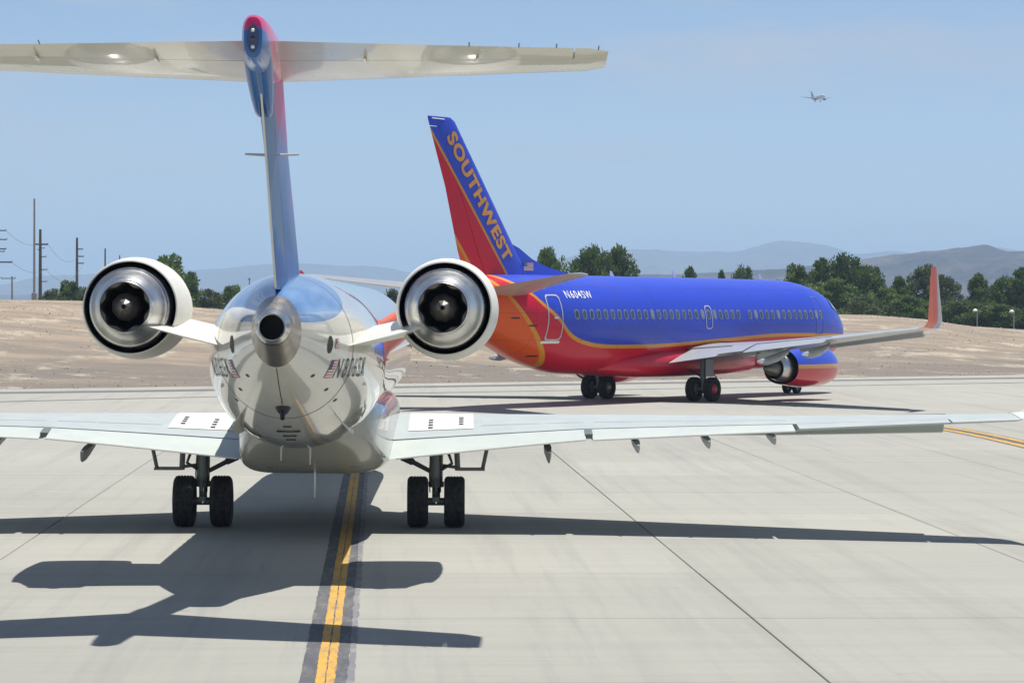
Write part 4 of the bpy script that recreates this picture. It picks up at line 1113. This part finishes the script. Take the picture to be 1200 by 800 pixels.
def crown_mesh(name, seed, H, Wd, nclump, nleaf, mat, shape, leaf=0.42):
    """needle tufts gathered in clumps along limbs; gaps between the clumps let the sky through"""
    rnd = random.Random(seed)
    vs = []; fs = []; tone = []; limbs = []
    for c in range(nclump):
        f = (c+rnd.random())/nclump
        z = H*(0.10+0.90*f)
        rad = Wd/2*shape(f)*(0.72+0.5*rnd.random())
        a = c*2.39996+rnd.uniform(-0.5, 0.5)
        rr = rad*math.sqrt(rnd.uniform(0.12, 1.0))
        cx, cy = rr*math.cos(a), rr*math.sin(a)
        cz = z+rnd.uniform(-0.35, 0.35)
        limbs.append((cx, cy, cz))
        s = (0.45+0.55*rnd.random())*Wd*0.165*(0.6+0.6*shape(f))
        ct = rnd.uniform(0.0, 1.0)
        for _ in range(nleaf):
            d = Vector((rnd.gauss(0, 1), rnd.gauss(0, 1), rnd.gauss(0, 0.72)))
            d = d.normalized()*s*rnd.random()**0.45
            p = Vector((cx, cy, cz))+d
            out = (d.normalized()+Vector((rnd.gauss(0, .5), rnd.gauss(0, .5), 0.55+rnd.gauss(0, .5)))).normalized()
            sid = out.cross(Vector((rnd.gauss(0, 1), rnd.gauss(0, 1), rnd.gauss(0, 1)))).normalized()
            L, w = leaf*rnd.uniform(0.6, 1.3), leaf*rnd.uniform(0.16, 0.32)
            b = len(vs)
            vs += [tuple(p-sid*w*0.4), tuple(p+sid*w*0.4), tuple(p+out*L*0.6+sid*w), tuple(p+out*L), tuple(p+out*L*0.55-sid*w)]
            fs.append((b, b+1, b+2, b+3, b+4))
            tone.append(min(1, max(0, 0.55*ct+0.45*rnd.random())))
    me = bpy.data.meshes.new(name); me.from_pydata(vs, [], fs); me.materials.append(mat)
    at_ = me.attributes.new('leaf_tone', 'FLOAT', 'FACE')
    at_.data.foreach_set('value', tone)
    return me, limbs
def trunk_mesh(name, H, r, limbs, seed):
    rnd = random.Random(seed)
    mb = MB().tube([(0, 0, -0.6), (0.05, 0, H*0.25), (rnd.uniform(-.2, .2), rnd.uniform(-.2, .2), H*0.6), (0, 0, H*0.93)], [r*1.25, r, r*0.6, r*0.15], 8)
    for (x, y, z) in limbs[::3]:
        z0 = max(H*0.12, z-0.45*math.hypot(x, y)-0.3)
        mb.tube([(0, 0, z0), (x*0.5, y*0.5, (z0+z)/2-0.05), (x, y, z)], [r*0.32, r*0.2, r*0.06], 5, False)
    o = mb.build(name, M_bark); me = o.data
    COL.objects.unlink(o); bpy.data.objects.remove(o)
    return me
oval = lambda f: max(0.12, math.sin(PI*min(1, 0.16+f*0.80))**0.75)
coni = lambda f: max(0.10, (1-f)**0.62*min(1, 0.55+f*3))
flatc = lambda f: max(0.2, math.sin(PI*min(1, 0.30+f*0.60))**0.6)
VAR = []
for i, (sd_, sh, nc, mt) in enumerate(((1, oval, 62, M_pine), (2, coni, 58, M_pine), (3, flatc, 66, M_pine), (4, oval, 50, M_olive), (5, coni, 70, M_pine))):
    cm, lb_ = crown_mesh('crown', 20+sd_, 8.0, 6.6, nc, 120, mt, sh)
    VAR.append((cm, trunk_mesh('trunk', 8.0, 0.17, lb_, 50+sd_)))
def bearing(u, d): return (u-600)/3343.0*d
def tree(u, vtop, wpx, d, var, label, cat='tree', name='pine_tree', group=None, rz=None, base=None):
    x = bearing(u, d); k = d/3343.0
    zb = ground_z(x, d) if base is None else base
    top = 3.87+(361-vtop)*k
    h = top-zb; wd = wpx*k
    e = empty(name, (x, d, zb), random.uniform(0, 6.28) if rz is None else rz)
    tag(e, label, cat, group)
    sx, sz = wd/6.6*0.95, h/8.0*0.98
    for nm, me in (('crown', VAR[var][0]), ('trunk', VAR[var][1])):
        o = bpy.data.objects.new(nm, me); COL.objects.link(o); o.parent = e; o.scale = (sx, sx, sz)
    return e
G1 = 'pines behind the earth bank on the right'
tree(641, 295, 44, 400, 0, 'small pine just left of the larger pine, above the airliner tail root', group=G1)
tree(640, 300, 34, 404, 2, 'low round pine half hidden by the airliner tail at its fin foot', group=G1)
tree(690, 294, 54, 400, 2, 'left half of the broad dark pine pair rising over the airliner roof', group=G1)
tree(722, 293, 58, 402, 0, 'right half of the broad dark pine pair rising over the airliner roof', group=G1)
tree(808, 314, 36, 430, 4, 'small pine top left of three peeking over the middle of the airliner roof', group=G1)
tree(845, 318, 26, 430, 1, 'smallest of three pine tops peeking over the middle of the airliner roof', group=G1)
tree(870, 316, 36, 430, 2, 'rightmost of three pine tops peeking over the middle of the airliner roof', group=G1)
tree(934, 313, 50, 420, 0, 'leftmost tree of the dense pine clump above the airliner nose', group=G1)
tree(962, 304, 58, 424, 4, 'tall left peak of the dense pine clump above the airliner nose', group=G1)
tree(994, 302, 62, 420, 2, 'highest broad pine in the dense clump above the airliner nose', group=G1)
tree(1022, 314, 44, 426, 0, 'right shoulder tree of the dense pine clump above the airliner nose', group=G1)
tree(976, 328, 70, 412, 0, 'low dark pine in front of the dense clump above the airliner nose', group=G1)
tree(1054, 324, 46, 424, 4, 'dark conical pine left of the upright winglet', group=G1)
tree(1082, 313, 54, 426, 3, 'paler green tree directly behind the upright winglet', group=G1)
tree(1108, 324, 52, 420, 3, 'olive green tree just right of the upright winglet', group=G1)
tree(1040, 338, 50, 414, 0, 'low pine filling the gap between dense clump and winglet', group=G1)
tree(1146, 321, 48, 420, 1, 'dark conical pine behind the left small lamp post', group=G1)
tree(1174, 326, 46, 424, 2, 'dark pine between the two small lamp posts', group=G1)
tree(1196, 314, 54, 420, 4, 'tall dark pine at the right edge behind the right lamp post', group=G1)
tree(1232, 316, 60, 424, 0, 'pine cut off by the right edge of the picture', group=G1)
for u, v, w, d, vr, lab in ((925, 345, 46, 405, 2, 'low bush at the left foot of the dense pine clump'), (1010, 346, 54, 405, 3, 'low bush at the right foot of the dense pine clump'),
                            (1065, 346, 60, 405, 0, 'low bush at the foot of the trees by the winglet'), (1125, 352, 60, 402, 2, 'low bush left of the left small lamp post'), (1172, 356, 60, 402, 0, 'low bush between the small lamp posts'),
                            (1215, 360, 56, 402, 2, 'low bush at the right edge below the tall pine')):
    tree(u, v, w, d, vr, lab, 'bush', 'bush', 'bushes under the pines')
G2 = 'trees and scrub beyond the bank on the left'
tree(196, 305, 66, 380, 0, 'tall green tree rising behind the left engine', group=G2, name='tree')
tree(222, 322, 46, 384, 4, 'shorter tree stepping down right of the tall one behind left engine', group=G2, name='tree')
tree(160, 322, 60, 384, 3, 'tree mostly hidden behind the left engine', group=G2, name='tree')
for u, v, w, d, vr, lab in ((248, 343, 44, 372, 3, 'green bush between left engine and fuselage'), (272, 338, 46, 376, 0, 'green bush against the left side of the jet fuselage'), (60, 343, 40, 375, 3, 'low scrub at the foot of the dark utility pole'),
                            (82, 334, 44, 378, 0, 'rounded bush left of the left engine'), (104, 342, 40, 375, 3, 'low scrub touching the left engine edge'), (440, 347, 44, 385, 0, 'dark bush between the jet fuselage and right engine'), (462, 342, 42, 388, 3, 'dark bush beside the left rim of right engine')):
    tree(u, v, w, d, vr, lab, 'bush', 'bush', G2)

# ---- dry tufts and stones strewn over the bank
def strew():
    rnd = random.Random(99)
    mb = MB(); count = 0
    while count < 4500:
        x = rnd.uniform(-75, 75); e = rnd.uniform(0.5, 100)**1.0; y = edge_y(x)+e
        if abs(x) > y*0.20+6: continue
        if math.sin(x*0.21+y*0.05)+math.sin(y*0.13-x*0.07+1.0)+rnd.gauss(0, 0.8) < 0.1: continue
        z = ground_z(x, y); k = rnd.random(); sz = rnd.uniform(0.04, 0.11)
        mb.cur = 0 if k < 0.62 else (1 if k < 0.72 else 2)
        if mb.cur < 2:
            for b in range(4):
                a = rnd.uniform(0, 6.28); dx, dy = math.cos(a)*sz*1.1, math.sin(a)*sz*1.1
                mb.add([(x-dy*0.35, y+dx*0.35, z-0.02), (x+dy*0.35, y-dx*0.35, z-0.02), (x+dx, y+dy, z+sz*rnd.uniform(0.4, 0.9))], [(0, 1, 2)])
        else:
            r = sz*0.7
            vs_ = [(x+r*math.cos(t)*rnd.uniform(.7, 1.2), y+r*math.sin(t)*rnd.uniform(.7, 1.2), z-0.03) for t in (0, 1.26, 2.5, 3.77, 5.0)]+[(x, y, z+r*rnd.uniform(0.4, 0.8))]
            mb.add(vs_, [(i, (i+1) % 5, 5) for i in range(5)])
        count += 1
    me = bpy.data.meshes.new('dry_scrub'); me.from_pydata(mb.v, [], mb.f)
    for m in (plain('straw_grass', (0.48, 0.40, 0.28), 0.9), plain('dry_brush', (0.30, 0.25, 0.16), 0.9), plain('loose_stone', (0.44, 0.37, 0.28), 0.9)): me.materials.append(m)
    me.polygons.foreach_set('material_index', mb.mi)
    o = bpy.data.objects.new('dry_scrub', me); COL.objects.link(o)
    tag(o, 'dry tufts and loose stones strewn over the sandy bank', 'scrub', kind='stuff')
strew()

# ================================================================== POLES, LAMPS, SHED
M_wood = plain('weathered_pole_wood', (0.13, 0.10, 0.085), 0.85, 0, 0, 0.2, 4)
M_steel = plain('galvanised_steel', (0.34, 0.34, 0.33), 0.5, 0.4, 0, 0.15, 3)
def pole(u, vtop, d, r, mat, label, arms=(), name='utility_pole', base=None):
    x = bearing(u, d); k = d/3343.0; zb = min(ground_z(x, d), 2.0); top = 3.87+(359.5-vtop)*k
    e = empty(name, (x, d, zb)); tag(e, label, 'utility pole', 'utility poles on the left')
    MB().tube([(0, 0, -0.5), (0, 0, (top-zb)*0.6), (0, 0, top-zb)], [r, r*0.85, r*0.65], 10).build('shaft', mat, e)
    for v, a, b, th in arms:
        z = 3.87+(359.5-v)*k-zb; xa, xb = (a-u)*k, (b-u)*k
        am = MB().box((xa, -th, z-th), (xb, th, z+th)).build('crossarm', mat, e)
        for q in ([xa, xb] if abs(xb-xa) > 2.5*r*2 and a < u < b else [xb if abs(xb) > abs(xa) else xa]):
            MB().lathe([(0, 0.02), (0.04, 0.05), (0.08, 0.03), (0.12, 0.05), (0.17, 0.02)], 'z', 8, (q, 0, z+th-0.01), True, True).build('insulator', M_steel, am)
    return e
pA = pole(40, 233, 340, 0.16, M_steel, 'tallest slim steel mast on the left rising from a thick base')
MB().lathe([(0, 0.36), (5.2, 0.33), (5.25, 0.16)], 'z', 14, (0, 0, -0.3), True, True).build('mast_base', M_steel, pA)
pole(47, 269, 400, 0.27, M_wood, 'dark wooden utility pole with crossarms right beside the tall mast', [(286.5, 41, 56, 0.11), (293, 44, 47, 0.06), (291, 47, 52, 0.05), (301, 47, 54, 0.06), (316, 47, 55, 0.06), (330, 47, 55, 0.06)])
pole(90, 278.5, 520, 0.30, M_wood, 'wooden utility pole midway between mast and left engine', [(292, 90, 97, 0.1), (300.5, 90, 98, 0.1), (308.5, 90, 98, 0.1)])
pole(123, 291, 760, 0.30, M_wood, 'pale distant utility pole left of the left engine top')
pole(140, 299, 960, 0.32, M_wood, 'faintest utility pole just above the left engine')
pole(-4, 262, 360, 0.25, M_wood, 'wooden pole cut off by the left edge with several arms reaching in', [(270.5, -8, 7, 0.07), (281, -8, 8, 0.07), (292, -8, 7, 0.07), (295, -6, 5, 0.06), (307.5, -9, 14, 0.09)])
pole(14, 324, 330, 0.14, M_steel, 'short pole with one crossarm at the left edge by the shed', [(326.5, 1, 18, 0.06)])
pole(244, 338, 470, 0.14, M_wood, 'small T-shaped pole above the bush beside the left engine', [(339.5, 239, 249, 0.08)])
pole(292, 325, 520, 0.12, M_wood, 'tiny pole tip showing over the left of the jet fuselage', [(326.5, 290.5, 293.5, 0.08)])
# sagging wires between the poles
def wire(u0, v0, d0, u1, v1, d1, label):
    a = Vector((bearing(u0, d0), d0, 3.87+(359.5-v0)*d0/3343)); b = Vector((bearing(u1, d1), d1, 3.87+(359.5-v1)*d1/3343))
    L = (b-a).length
    pts = [a+(b-a)*t-Vector((0, 0, 4*0.02*L*t*(1-t))) for t in span(0, 1, 14)]
    tag(MB().tube(pts, 0.02, 5).build('power_wire', M_wood), label, 'wire', 'wires strung between the left utility poles')
wire(7, 270.5, 360, 47, 286, 400, 'top power wire from the edge pole to the dark wooden pole')
wire(14, 307.5, 360, 54, 316, 400, 'lower power wire from the edge pole to the dark wooden pole')
wire(56, 286, 400, 97, 292, 520, 'top power wire from the dark wooden pole to the midway pole')
wire(54, 316, 400, 98, 308, 520, 'lower power wire from the dark wooden pole to the midway pole')
# green-roofed shed
sh = empty('shed', (bearing(-8, 345), 345, 2.0)); tag(sh, 'small teal shed with pale roof edge at the left border', 'shed')
M_teal = plain('teal_sheet_metal', (0.08, 0.20, 0.19), 0.6)
MB().box((-4, -2, 0), (2.1, 2, 2.25)).build('wall', M_teal, sh, False)
MB().loft([[(-4.3, -2.3, 2.25), (-4.3, 2.3, 2.25), (-4.3, 2.3, 2.4), (-4.3, -2.3, 2.4)], [(2.4, -2.3, 2.15), (2.4, 2.3, 2.15), (2.4, 2.3, 2.3), (2.4, -2.3, 2.3)]]).build('roof', M_fwhite, sh, False)
for a in (-3.2, -1.2, 0.7): MB().box((a, -2.03, 0.9), (a+0.9, -1.99, 1.7)).build('window', M_glassd, sh, False)
# two short lamp posts on the bank
for u, vt, d, lab in ((1145, 363, 300, 'small white lamp post on the bank, left of the two'), (1188, 364, 286, 'small white lamp post on the bank, right of the two and nearer')):
    x = bearing(u, d); zb = ground_z(x, d); k = d/3343; H_ = 3.87+(362.5-vt)*k-zb
    e = empty('lamp_post', (x, d, zb)); tag(e, lab, 'lamp post', 'lamp posts on the bank')
    MB().tube([(0, 0, -0.2), (0, 0, H_*0.9), (0.02, 0, H_*0.97), (-0.12, 0, H_), (-0.3, 0, H_-0.05)], [0.075, 0.06, 0.06, 0.055, 0.05], 10).build('post', M_steel, e)
    MB().lathe([(0.0, 0.02), (0.02, 0.24), (0.12, 0.26), (0.24, 0.16), (0.30, 0.02)], 'z', 16, (-0.22, 0, H_-0.12), True, True).build('lamp_head', M_fwhite, e)

# ================================================================== HAZE
hz = bpy.data.materials.new('haze_air'); hz.use_nodes = True
hz.node_tree.nodes.clear()
vp = hz.node_tree.nodes.new('ShaderNodeVolumePrincipled'); ou = hz.node_tree.nodes.new('ShaderNodeOutputMaterial')
vp.inputs['Color'].default_value = (0.50, 0.71, 0.97, 1)
vp.inputs['Density'].default_value = 1.15e-4
vp.inputs['Anisotropy'].default_value = 0.0
hz.node_tree.links.new(vp.outputs[0], ou.inputs['Volume'])
tag(MB().box((-27000, -600, -7.5), (27000, 27000, 460)).build('haze', hz, None, False), kind='stuff')
